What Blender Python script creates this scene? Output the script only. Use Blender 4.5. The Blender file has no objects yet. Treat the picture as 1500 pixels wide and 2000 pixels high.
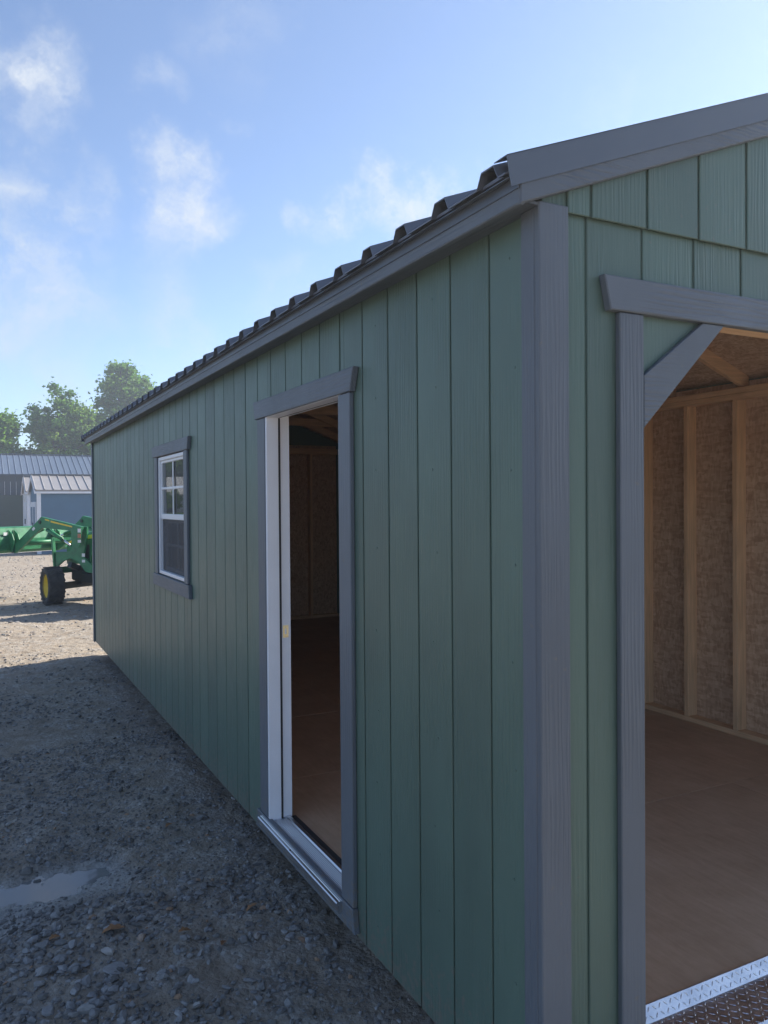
import bpy, math, random
import numpy as np
from mathutils import Matrix, Vector

S = bpy.context.scene
COL = S.collection
random.seed(7)
RNG = np.random.default_rng(11)
R = math.radians

# ------------------------------------------------------------------ camera
CAM = Vector((-1.27679, -1.60484, 1.65096))
YAW, PITCH, ROLL, FPX = R(27.3027), R(-0.6754), R(-0.4146), 1548.27
fw = Vector((math.sin(YAW) * math.cos(PITCH), math.cos(YAW) * math.cos(PITCH), math.sin(PITCH)))
rt = Vector((math.cos(YAW), -math.sin(YAW), 0))
up = rt.cross(fw)
r2 = rt * math.cos(ROLL) + up * math.sin(ROLL)
u2 = -rt * math.sin(ROLL) + up * math.cos(ROLL)
cd = bpy.data.cameras.new('camera')
cd.sensor_fit = 'HORIZONTAL'
cd.sensor_width = 36
cd.lens = 36 * FPX / 1500
cd.clip_start, cd.clip_end = 0.05, 3000
cam = bpy.data.objects.new('camera', cd)
COL.objects.link(cam)
m = Matrix.Identity(4)
for i in range(3):
    m[i][0], m[i][1], m[i][2], m[i][3] = r2[i], u2[i], -fw[i], CAM[i]
cam.matrix_world = m
S.camera = cam
S.render.resolution_x, S.render.resolution_y = 768, 1024


def pixdir(x, y):
    """direction through a pixel of the 1500 x 2000 photograph"""
    return (fw + r2 * ((x - 750) / FPX) - u2 * ((y - 1000) / FPX)).normalized()


# ------------------------------------------------------------------ world, sun, exposure
SUN_EL, SUN_AZ = R(36), math.atan2(0.981, 0.193)      # azimuth from +Y towards +X
W = bpy.data.worlds.new('World')
S.world = W
W.use_nodes = True
wn, wl = W.node_tree.nodes, W.node_tree.links
wn.clear()


def N(tree, typ, **kw):
    n = tree.nodes.new(typ)
    for k, v in kw.items():
        setattr(n, k, v)
    return n


def build_world():
    t = W.node_tree
    out = N(t, 'ShaderNodeOutputWorld')
    bg = N(t, 'ShaderNodeBackground')
    bg.inputs['Strength'].default_value = 0.095
    sky = N(t, 'ShaderNodeTexSky', sky_type='NISHITA', sun_disc=False, sun_elevation=SUN_EL,
            sun_rotation=SUN_AZ, air_density=0.8, dust_density=0.3, ozone_density=1.3, altitude=1500)
    tc = N(t, 'ShaderNodeTexCoord')
    # soft wisps of cloud: warped direction, a few cloud banks in view, a scatter of others everywhere else
    warp = N(t, 'ShaderNodeTexNoise')
    warp.inputs['Scale'].default_value = 9
    warp.inputs['Detail'].default_value = 6
    warp.inputs['Roughness'].default_value = 0.62
    t.links.new(tc.outputs['Generated'], warp.inputs['Vector'])
    sub = N(t, 'ShaderNodeVectorMath', operation='SUBTRACT')
    t.links.new(warp.outputs['Color'], sub.inputs[0])
    sub.inputs[1].default_value = (0.5, 0.5, 0.5)
    mad = N(t, 'ShaderNodeVectorMath', operation='MULTIPLY_ADD')
    t.links.new(sub.outputs[0], mad.inputs[0])
    mad.inputs[1].default_value = (0.20, 0.20, 0.17)
    t.links.new(tc.outputs['Generated'], mad.inputs[2])
    total = None
    blobs = [(45, 150, 75, .75), (95, 210, 60, .6), (10, 360, 60, .6), (85, 375, 45, .5), (320, 130, 50, .38),
             (345, 345, 55, .6), (365, 440, 70, .75), (345, 500, 55, .6), (170, 395, 50, .5), (185, 470, 50, .4),
             (50, 530, 95, .75), (110, 600, 90, .75), (330, 640, 80, .5), (260, 690, 70, .3),
             (560, 412, 34, .5), (615, 418, 42, .65), (675, 410, 46, .8), (735, 402, 48, .85), (795, 392, 42, .75), (850, 382, 36, .6), (480, 45, 75, .22), (460, 245, 25, .25),
             (560, 550, 45, .22), (40, 660, 90, .5), (150, 760, 120, .35)]
    for (px, py, rr, amp) in blobs:
        d = N(t, 'ShaderNodeVectorMath', operation='DISTANCE')
        t.links.new(mad.outputs[0], d.inputs[0])
        d.inputs[1].default_value = pixdir(px, py)
        mr = N(t, 'ShaderNodeMapRange', interpolation_type='SMOOTHSTEP')
        t.links.new(d.outputs['Value'], mr.inputs['Value'])
        mr.inputs['From Min'].default_value = 0.1 * rr / FPX
        mr.inputs['From Max'].default_value = 1.5 * rr / FPX
        mr.inputs['To Min'].default_value = min(1, amp * 1.25)
        mr.inputs['To Max'].default_value = 0
        if total is None:
            total = mr.outputs[0]
        else:
            a = N(t, 'ShaderNodeMath', operation='MAXIMUM')
            t.links.new(total, a.inputs[0])
            t.links.new(mr.outputs[0], a.inputs[1])
            total = a.outputs[0]
    # the same kind of thin cloud over the rest of the sky
    gen = N(t, 'ShaderNodeTexNoise')
    gen.inputs['Scale'].default_value = 3.2
    gen.inputs['Detail'].default_value = 5
    t.links.new(mad.outputs[0], gen.inputs['Vector'])
    gm = N(t, 'ShaderNodeMapRange', interpolation_type='SMOOTHSTEP')
    t.links.new(gen.outputs['Fac'], gm.inputs['Value'])
    gm.inputs['From Min'].default_value, gm.inputs['From Max'].default_value = 0.56, 0.82
    gm.inputs['To Max'].default_value = 0.55
    mx = N(t, 'ShaderNodeMath', operation='MAXIMUM')
    t.links.new(total, mx.inputs[0])
    t.links.new(gm.outputs[0], mx.inputs[1])
    fib = N(t, 'ShaderNodeTexNoise')
    fib.inputs['Scale'].default_value = 15
    fib.inputs['Detail'].default_value = 10
    fib.inputs['Roughness'].default_value = 0.66
    t.links.new(mad.outputs[0], fib.inputs['Vector'])
    fm = N(t, 'ShaderNodeMapRange')
    t.links.new(fib.outputs['Fac'], fm.inputs['Value'])
    fm.inputs['From Min'].default_value, fm.inputs['From Max'].default_value = 0.36, 0.68
    fm.inputs['To Min'].default_value, fm.inputs['To Max'].default_value = 0.10, 1.0
    mul = N(t, 'ShaderNodeMath', operation='MULTIPLY')
    t.links.new(mx.outputs[0], mul.inputs[0])
    t.links.new(fm.outputs[0], mul.inputs[1])
    mix = N(t, 'ShaderNodeMix', data_type='RGBA')
    t.links.new(mul.outputs[0], mix.inputs['Factor'])
    t.links.new(sky.outputs[0], mix.inputs['A'])
    mix.inputs['B'].default_value = (3.25, 3.5, 3.85, 1)
    t.links.new(mix.outputs['Result'], bg.inputs['Color'])
    t.links.new(bg.outputs[0], out.inputs['Surface'])


build_world()
sd = bpy.data.lights.new('sun', 'SUN')
sd.energy, sd.angle, sd.color = 3.9, R(0.5), (1, 0.93, 0.82)
HAZE = 0.0036
sun = bpy.data.objects.new('sun', sd)
COL.objects.link(sun)
sdir = Vector((math.sin(SUN_AZ) * math.cos(SUN_EL), math.cos(SUN_AZ) * math.cos(SUN_EL), math.sin(SUN_EL)))
sun.rotation_euler = sdir.to_track_quat('Z', 'Y').to_euler()
sun.location = (20, 5, 20)
vs = S.view_settings
vs.view_transform, vs.look, vs.exposure, vs.gamma, vs.use_curve_mapping = 'Standard', 'None', 1.36, 1, False
S.render.engine = 'CYCLES'

# ------------------------------------------------------------------ materials
MAT = {}


def newmat(name):
    mt = bpy.data.materials.new(name)
    mt.use_nodes = True
    t = mt.node_tree
    MAT[name] = mt
    return mt, t, t.nodes['Principled BSDF']


def ramp(t, fac, stops):
    n = N(t, 'ShaderNodeValToRGB')
    while len(n.color_ramp.elements) < len(stops):
        n.color_ramp.elements.new(0.5)
    for e, (p, c) in zip(n.color_ramp.elements, stops):
        e.position = p
        e.color = (*c, 1)
    t.links.new(fac, n.inputs[0])
    return n.outputs[0]


def coords(t, scale, rnd=True, rot=(0, 0, 0)):
    tc = N(t, 'ShaderNodeTexCoord')
    src = tc.outputs['Object']
    if rnd:
        oi = N(t, 'ShaderNodeObjectInfo')
        ml = N(t, 'ShaderNodeMath', operation='MULTIPLY')
        ml.inputs[1].default_value = 37.0
        t.links.new(oi.outputs['Random'], ml.inputs[0])
        ad = N(t, 'ShaderNodeVectorMath', operation='ADD')
        t.links.new(src, ad.inputs[0])
        t.links.new(ml.outputs[0], ad.inputs[1])
        src = ad.outputs[0]
    mp = N(t, 'ShaderNodeMapping')
    mp.inputs['Scale'].default_value = scale
    mp.inputs['Rotation'].default_value = rot
    t.links.new(src, mp.inputs['Vector'])
    return mp.outputs[0]


def noise(t, vec, scale, detail=4, rough=0.55, dist=0.0):
    n = N(t, 'ShaderNodeTexNoise')
    n.inputs['Scale'].default_value = scale
    n.inputs['Detail'].default_value = detail
    n.inputs['Roughness'].default_value = rough
    n.inputs['Distortion'].default_value = dist
    t.links.new(vec, n.inputs['Vector'])
    return n.outputs['Fac']


def bump(t, b, h, strength, dist=0.005, prev=None):
    n = N(t, 'ShaderNodeBump')
    n.inputs['Strength'].default_value = strength
    n.inputs['Distance'].default_value = dist
    t.links.new(h, n.inputs['Height'])
    if prev is not None:
        t.links.new(prev, n.inputs['Normal'])
    t.links.new(n.outputs[0], b.inputs['Normal'])
    return n.outputs[0]


def math2(t, op, a, b):
    n = N(t, 'ShaderNodeMath', operation=op)
    for i, v in enumerate((a, b)):
        if isinstance(v, (int, float)):
            n.inputs[i].default_value = v
        else:
            t.links.new(v, n.inputs[i])
    return n.outputs[0]


def scaled(c, k):
    return tuple(min(1, v * k) for v in c)


def wood_paint(name, col, rough, axis, bstr=0.55, var=0.16, spec=0.4):
    """embossed wood-grain siding or trim, painted; axis = direction of the grain"""
    mt, t, b = newmat(name)
    sc = [1, 1, 1]
    sc[axis] = 0.055
    v = coords(t, sc)
    w = N(t, 'ShaderNodeTexWave', wave_type='RINGS', rings_direction='SPHERICAL')
    w.inputs['Scale'].default_value = 26
    w.inputs['Distortion'].default_value = 7
    w.inputs['Detail'].default_value = 3
    w.inputs['Detail Scale'].default_value = 2.2
    t.links.new(v, w.inputs['Vector'])
    fine = noise(t, v, 190, 4, 0.6)
    patch = noise(t, coords(t, (1, 1, 1)), 2.3, 3)
    pm = N(t, 'ShaderNodeMapRange')
    t.links.new(patch, pm.inputs['Value'])
    pm.inputs['From Min'].default_value, pm.inputs['From Max'].default_value = 0.42, 0.66
    grain = math2(t, 'MULTIPLY', w.outputs['Fac'], pm.outputs[0])
    h = math2(t, 'ADD', math2(t, 'MULTIPLY', grain, 1.5), math2(t, 'MULTIPLY', fine, 0.32))
    peel = noise(t, coords(t, (1, 1, 1)), 240, 2)
    h = math2(t, 'ADD', h, math2(t, 'MULTIPLY', peel, 0.22))
    bump(t, b, h, bstr, 0.0035)
    big = noise(t, coords(t, (1, 1, 0.45)), 2.2, 5, 0.6)
    c0 = ramp(t, big, [(0.3, scaled(col, 1 - var)), (0.7, scaled(col, 1 + var))])
    oi = N(t, 'ShaderNodeObjectInfo')
    hv = N(t, 'ShaderNodeHueSaturation')
    t.links.new(math2(t, 'ADD', math2(t, 'MULTIPLY', oi.outputs['Random'], 0.14), 0.93), hv.inputs['Value'])
    t.links.new(c0, hv.inputs['Color'])
    # mud thrown up by rain along the foot of the wall
    ge = N(t, 'ShaderNodeNewGeometry')
    sx_ = N(t, 'ShaderNodeSeparateXYZ')
    t.links.new(ge.outputs['Position'], sx_.inputs[0])
    sp_ = N(t, 'ShaderNodeTexNoise')
    sp_.inputs['Scale'].default_value = 38
    sp_.inputs['Detail'].default_value = 6
    t.links.new(ge.outputs['Position'], sp_.inputs['Vector'])
    mr_ = N(t, 'ShaderNodeMapRange')
    t.links.new(sx_.outputs['Z'], mr_.inputs['Value'])
    mr_.inputs['From Min'].default_value, mr_.inputs['From Max'].default_value = 0.0, 0.34
    mr_.inputs['To Min'].default_value, mr_.inputs['To Max'].default_value = 0.13, -0.12
    mr_.clamp = True
    mk = N(t, 'ShaderNodeMapRange', interpolation_type='SMOOTHSTEP')
    t.links.new(math2(t, 'ADD', sp_.outputs['Fac'], mr_.outputs[0]), mk.inputs['Value'])
    mk.inputs['From Min'].default_value, mk.inputs['From Max'].default_value = 0.54, 0.68
    mk.inputs['To Max'].default_value = 0.6
    md = N(t, 'ShaderNodeMix', data_type='RGBA')
    t.links.new(mk.outputs[0], md.inputs['Factor'])
    t.links.new(hv.outputs[0], md.inputs['A'])
    md.inputs['B'].default_value = (0.17, 0.145, 0.115, 1)
    c = md.outputs['Result']
    # a little dust caught on the grain
    mx = N(t, 'ShaderNodeMix', data_type='RGBA')
    t.links.new(math2(t, 'MULTIPLY', fine, 0.16), mx.inputs['Factor'])
    t.links.new(c, mx.inputs['A'])
    mx.inputs['B'].default_value = (0.30, 0.31, 0.31, 1)
    t.links.new(mx.outputs['Result'], b.inputs['Base Color'])
    rr = ramp(t, fine, [(0.3, (rough - .08,) * 3), (0.7, (rough + .1,) * 3)])
    t.links.new(rr, b.inputs['Roughness'])
    b.inputs['Specular IOR Level'].default_value = spec
    return mt


GREEN = (0.084, 0.142, 0.108)
GREY = (0.112, 0.130, 0.152)
wood_paint('siding_paint', GREEN, 0.44, 2, 0.32)
wood_paint('trim_paint_upright', GREY, 0.52, 2, 0.3)
wood_paint('trim_paint_y', GREY, 0.52, 1, 0.42)
wood_paint('trim_paint_x', GREY, 0.52, 0, 0.42)


def simple(name, col, rough=0.5, metal=0.0, var=0.12, nscale=6, bstr=0.0, bscale=60, spec=0.5, stretch=(1, 1, 1)):
    mt, t, b = newmat(name)
    v = coords(t, stretch)
    n = noise(t, v, nscale, 5)
    c = ramp(t, n, [(0.3, scaled(col, 1 - var)), (0.7, scaled(col, 1 + var))])
    t.links.new(c, b.inputs['Base Color'])
    rr = ramp(t, n, [(0.3, (max(0.02, rough - .06),) * 3), (0.7, (rough + .06,) * 3)])
    t.links.new(rr, b.inputs['Roughness'])
    b.inputs['Metallic'].default_value = metal
    b.inputs['Specular IOR Level'].default_value = spec
    if bstr:
        bump(t, b, noise(t, v, bscale, 4), bstr)
    return mt


simple('roof_metal', (0.13, 0.14, 0.165), 0.42, 0.0, 0.1, 5)
simple('flashing_metal', (0.108, 0.125, 0.150), 0.38, 0.0, 0.06, 4)
simple('white_vinyl', (0.78, 0.79, 0.81), 0.4, 0, 0.03, 4)
simple('white_paint', (0.76, 0.77, 0.80), 0.45, 0, 0.04, 5, 0.1, 120)
simple('black_rubber', (0.02, 0.02, 0.022), 0.7, 0, 0.3)
simple('aluminium', (0.62, 0.63, 0.65), 0.34, 1.0, 0.08, 9, 0.0, 60, 0.5, (1, 0.1, 1))
simple('brass', (0.72, 0.62, 0.38), 0.35, 1.0, 0.1, 20)
simple('diamond_metal', (0.66, 0.66, 0.67), 0.36, 1.0, 0.18, 14, 0.12, 40)
simple('skid_wood', (0.14, 0.12, 0.08), 0.8, 0, 0.25, 8, 0.4, 60, 0.3, (1, .1, 1))
simple('tractor_green', (0.024, 0.19, 0.075), 0.45, 0, 0.3, 8)
simple('tractor_yellow', (0.80, 0.55, 0.03), 0.42, 0, 0.08, 8)
simple('dark_iron', (0.028, 0.036, 0.032), 0.55, 0, 0.3, 10, 0.3, 40)
simple('tyre_rubber', (0.058, 0.054, 0.050), 0.85, 0, 0.5, 7, 0.3, 50)
simple('chrome_rod', (0.75, 0.75, 0.76), 0.18, 1.0, 0.03)
simple('decal_white', (0.75, 0.74, 0.72), 0.5, 0, 0.1, 30)
simple('decal_red', (0.45, 0.16, 0.08), 0.5, 0, 0.1, 30)
simple('seat_black', (0.03, 0.03, 0.03), 0.6)
simple('blue_siding', (0.085, 0.165, 0.245), 0.6, 0, 0.06, 3)
simple('navy_siding', (0.020, 0.038, 0.062), 0.5, 0, 0.12, 3)
simple('moss_siding', (0.040, 0.062, 0.052), 0.6, 0, 0.1, 3)
simple('slate_roof_metal', (0.105, 0.14, 0.20), 0.45, 0.0, 0.1, 2)
simple('taupe_roof_metal', (0.30, 0.285, 0.28), 0.4, 0.0, 0.08, 2)
simple('pale_wall', (0.62, 0.62, 0.60), 0.6, 0, 0.06, 2)
simple('bark', (0.09, 0.075, 0.06), 0.9, 0, 0.3, 4, 0.8, 12, 0.2, (1, 1, .2))


def wood_raw(name, col, axis, var=0.22):
    mt, t, b = newmat(name)
    sc = [1, 1, 1]
    sc[axis] = 0.05
    v = coords(t, sc)
    g = noise(t, v, 60, 5, 0.6, 0.6)
    kn = noise(t, coords(t, (1, 1, 1)), 3.2, 2)
    f = math2(t, 'ADD', math2(t, 'MULTIPLY', g, 0.7), math2(t, 'MULTIPLY', kn, 0.3))
    c = ramp(t, f, [(0.32, scaled(col, 1 - var)), (0.68, scaled(col, 1 + var))])
    t.links.new(c, b.inputs['Base Color'])
    b.inputs['Roughness'].default_value = 0.75
    b.inputs['Specular IOR Level'].default_value = 0.25
    bump(t, b, g, 0.3)
    return mt


wood_raw('pine_upright', (0.72, 0.47, 0.27), 2)
wood_raw('pine_x', (0.72, 0.47, 0.27), 0)
wood_raw('pine_y', (0.72, 0.47, 0.27), 1)


def osb():
    mt, t, b = newmat('strand_board')
    v = coords(t, (1, 1, 0.35), False, (0.3, 0.2, 0.1))
    w = N(t, 'ShaderNodeTexVoronoi')
    w.inputs['Scale'].default_value = 70
    w.inputs['Randomness'].default_value = 1
    t.links.new(v, w.inputs['Vector'])
    sep = N(t, 'ShaderNodeSeparateColor')
    t.links.new(w.outputs['Color'], sep.inputs[0])
    v2 = coords(t, (1, 0.3, 1), False, (0.5, 0.9, 0.4))
    w2 = N(t, 'ShaderNodeTexVoronoi')
    w2.inputs['Scale'].default_value = 55
    t.links.new(v2, w2.inputs['Vector'])
    sep2 = N(t, 'ShaderNodeSeparateColor')
    t.links.new(w2.outputs['Color'], sep2.inputs[0])
    f = math2(t, 'MULTIPLY', math2(t, 'ADD', sep.outputs[0], sep2.outputs[1]), 0.5)
    f = math2(t, 'ADD', math2(t, 'MULTIPLY', f, 0.8), math2(t, 'MULTIPLY', noise(t, v, 9, 4), 0.2))
    c = ramp(t, f, [(0.15, (0.43, 0.27, 0.165)), (0.5, (0.57, 0.375, 0.24)), (0.88, (0.70, 0.51, 0.345))])
    t.links.new(c, b.inputs['Base Color'])
    b.inputs['Roughness'].default_value = 0.7
    b.inputs['Specular IOR Level'].default_value = 0.2
    bump(t, b, f, 0.25)


def floor_mat():
    mt, t, b = newmat('floor_board')
    v = coords(t, (1, 0.12, 1))
    g = noise(t, v, 38, 6, 0.65, 0.8)
    d = noise(t, coords(t, (1, 1, 1)), 3.5, 7, 0.7)
    f = math2(t, 'ADD', math2(t, 'MULTIPLY', g, 0.4), math2(t, 'MULTIPLY', d, 0.6))
    c = ramp(t, f, [(0.3, (0.44, 0.28, 0.17)), (0.55, (0.58, 0.39, 0.25)), (0.75, (0.68, 0.49, 0.34))])
    t.links.new(c, b.inputs['Base Color'])
    b.inputs['Roughness'].default_value = 0.6
    b.inputs['Specular IOR Level'].default_value = 0.3
    bump(t, b, g, 0.15)


osb()
floor_mat()


def glass_mat():
    mt, t, b = newmat('window_glass')
    t.nodes.remove(b)
    out = t.nodes['Material Output']
    gl = N(t, 'ShaderNodeBsdfGlossy')
    gl.inputs['Roughness'].default_value = 0.0
    tr = N(t, 'ShaderNodeBsdfTransparent')
    tr.inputs['Color'].default_value = (0.86, 0.9, 0.88, 1)
    fr = N(t, 'ShaderNodeFresnel')
    fr.inputs['IOR'].default_value = 1.62
    mx = N(t, 'ShaderNodeMixShader')
    t.links.new(fr.outputs[0], mx.inputs[0])
    t.links.new(tr.outputs[0], mx.inputs[1])
    t.links.new(gl.outputs[0], mx.inputs[2])
    t.links.new(mx.outputs[0], out.inputs['Surface'])
    mt, t, b = newmat('insect_mesh')
    out = t.nodes['Material Output']
    tr = N(t, 'ShaderNodeBsdfTransparent')
    b.inputs['Base Color'].default_value = (0.07, 0.075, 0.085, 1)
    b.inputs['Roughness'].default_value = 0.7
    mx = N(t, 'ShaderNodeMixShader')
    mx.inputs[0].default_value = 0.55
    t.links.new(tr.outputs[0], mx.inputs[1])
    t.links.new(b.outputs[0], mx.inputs[2])
    t.links.new(mx.outputs[0], out.inputs['Surface'])


glass_mat()


def ground_mat():
    mt, t, b = newmat('gravel_ground')
    v = coords(t, (1, 1, 1), False)
    a = noise(t, v, 0.55, 5, 0.6)
    m_ = noise(t, v, 5.5, 6, 0.65)
    f = noise(t, v, 70, 4, 0.7)
    vor = N(t, 'ShaderNodeTexVoronoi')
    vor.inputs['Scale'].default_value = 48
    t.links.new(v, vor.inputs['Vector'])
    sep = N(t, 'ShaderNodeSeparateColor')
    t.links.new(vor.outputs['Color'], sep.inputs[0])
    soil = ramp(t, math2(t, 'ADD', math2(t, 'MULTIPLY', a, 0.35), math2(t, 'MULTIPLY', m_, 0.65)),
                [(0.30, (0.215, 0.175, 0.135)), (0.5, (0.345, 0.285, 0.218)), (0.68, (0.44, 0.37, 0.29))])
    chip = ramp(t, sep.outputs[0], [(0.0, (0.19, 0.17, 0.15)), (0.6, (0.34, 0.305, 0.265)), (1.0, (0.52, 0.49, 0.45))])
    mx = N(t, 'ShaderNodeMix', data_type='RGBA')
    k = N(t, 'ShaderNodeMapRange')
    t.links.new(m_, k.inputs['Value'])
    k.inputs['From Min'].default_value, k.inputs['From Max'].default_value = 0.42, 0.62
    k.inputs['To Max'].default_value = 0.7
    t.links.new(k.outputs[0], mx.inputs['Factor'])
    t.links.new(soil, mx.inputs['A'])
    t.links.new(chip, mx.inputs['B'])
    # damp soil round the puddle, ragged by noise
    at = N(t, 'ShaderNodeAttribute', attribute_name='damp')
    dmp = N(t, 'ShaderNodeMapRange', interpolation_type='SMOOTHSTEP')
    t.links.new(math2(t, 'ADD', at.outputs['Fac'], math2(t, 'MULTIPLY', math2(t, 'SUBTRACT', m_, 0.5), 1.5)), dmp.inputs['Value'])
    dmp.inputs['From Min'].default_value, dmp.inputs['From Max'].default_value = 0.25, 0.75
    wet = N(t, 'ShaderNodeMix', data_type='RGBA', blend_type='MULTIPLY')
    t.links.new(dmp.outputs[0], wet.inputs['Factor'])
    t.links.new(mx.outputs['Result'], wet.inputs['A'])
    wet.inputs['B'].default_value = (0.88, 0.88, 0.88, 1)
    sat = N(t, 'ShaderNodeAttribute', attribute_name='silt')
    slt = N(t, 'ShaderNodeMix', data_type='RGBA')
    t.links.new(math2(t, 'MULTIPLY', sat.outputs['Fac'], math2(t, 'MULTIPLY', m_, 1.3)), slt.inputs['Factor'])
    t.links.new(wet.outputs['Result'], slt.inputs['A'])
    slt.inputs['B'].default_value = (0.37, 0.36, 0.345, 1)
    t.links.new(slt.outputs['Result'], b.inputs['Base Color'])
    rg = N(t, 'ShaderNodeMapRange')
    t.links.new(dmp.outputs[0], rg.inputs['Value'])
    rg.inputs['To Min'].default_value, rg.inputs['To Max'].default_value = 0.92, 0.6
    t.links.new(rg.outputs[0], b.inputs['Roughness'])
    b.inputs['Specular IOR Level'].default_value = 0.3
    n1 = bump(t, b, m_, 0.9, 0.05)
    n2 = bump(t, b, math2(t, 'SUBTRACT', 1.0, vor.outputs['Distance']), 0.5, 0.012, n1)
    bump(t, b, f, 0.8, 0.008, n2)
    # stones
    for nm, kk in (('stone', 1.0), ('pale_stone', 1.12)):
        mt, t, b = newmat(nm)
        at = N(t, 'ShaderNodeAttribute', attribute_name='tone')
        v = coords(t, (1, 1, 1), nm == 'pale_stone')
        n = noise(t, v, 55, 4, 0.6)
        base = ramp(t, at.outputs['Fac'], [(0.0, scaled((0.11, 0.10, 0.09), kk)), (0.4, scaled((0.21, 0.20, 0.19), kk)),
                                           (0.75, scaled((0.31, 0.30, 0.295), kk)), (0.93, scaled((0.42, 0.40, 0.38), kk)), (1.0, (0.40, 0.26, 0.17))])
        mx = N(t, 'ShaderNodeMix', data_type='RGBA', blend_type='MULTIPLY')
        mx.inputs['Factor'].default_value = 0.6
        t.links.new(base, mx.inputs['A'])
        t.links.new(ramp(t, n, [(0.3, (0.6, 0.58, 0.55)), (0.7, (1, 1, 1))]), mx.inputs['B'])
        t.links.new(mx.outputs['Result'], b.inputs['Base Color'])
        b.inputs['Roughness'].default_value = 0.75
        b.inputs['Specular IOR Level'].default_value = 0.35
        bump(t, b, n, 0.4, 0.004)
    mt, t, b = newmat('muddy_water')
    b.inputs['Base Color'].default_value = (0.19, 0.19, 0.185, 1)
    b.inputs['Roughness'].default_value = 0.06
    v = coords(t, (1, 1, 1), False)
    bump(t, b, noise(t, v, 14, 3), 0.05, 0.01)
    mt, t, b = newmat('dry_leaf')
    v = coords(t, (1, 1, 1))
    t.links.new(ramp(t, noise(t, v, 30, 4), [(0.3, (0.20, 0.09, 0.035)), (0.7, (0.40, 0.21, 0.09))]), b.inputs['Base Color'])
    b.inputs['Roughness'].default_value = 0.7
    mt, t, b = newmat('lawn')
    v = coords(t, (1, 1, 1), False)
    t.links.new(ramp(t, noise(t, v, 1.5, 6, 0.7), [(0.3, (0.045, 0.10, 0.02)), (0.7, (0.10, 0.19, 0.045))]), b.inputs['Base Color'])
    b.inputs['Roughness'].default_value = 0.9


ground_mat()


def leaf_mat(name, c0, c1, c2):
    mt, t, b = newmat(name)
    at = N(t, 'ShaderNodeAttribute', attribute_name='tone')
    col = ramp(t, at.outputs['Fac'], [(0.0, c0), (0.5, c1), (1.0, c2)])
    t.links.new(col, b.inputs['Base Color'])
    b.inputs['Roughness'].default_value = 0.55
    b.inputs['Specular IOR Level'].default_value = 0.35
    tr = N(t, 'ShaderNodeBsdfTranslucent')
    hs = N(t, 'ShaderNodeHueSaturation')
    hs.inputs['Value'].default_value = 1.5
    t.links.new(col, hs.inputs['Color'])
    t.links.new(hs.outputs[0], tr.inputs['Color'])
    mx = N(t, 'ShaderNodeMixShader')
    mx.inputs[0].default_value = 0.45
    t.links.new(b.outputs[0], mx.inputs[1])
    t.links.new(tr.outputs[0], mx.inputs[2])
    t.links.new(mx.outputs[0], t.nodes['Material Output'].inputs['Surface'])


leaf_mat('leaves', (0.055, 0.135, 0.022), (0.115, 0.235, 0.036), (0.22, 0.33, 0.055))

# ------------------------------------------------------------------ mesh helpers


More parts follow.
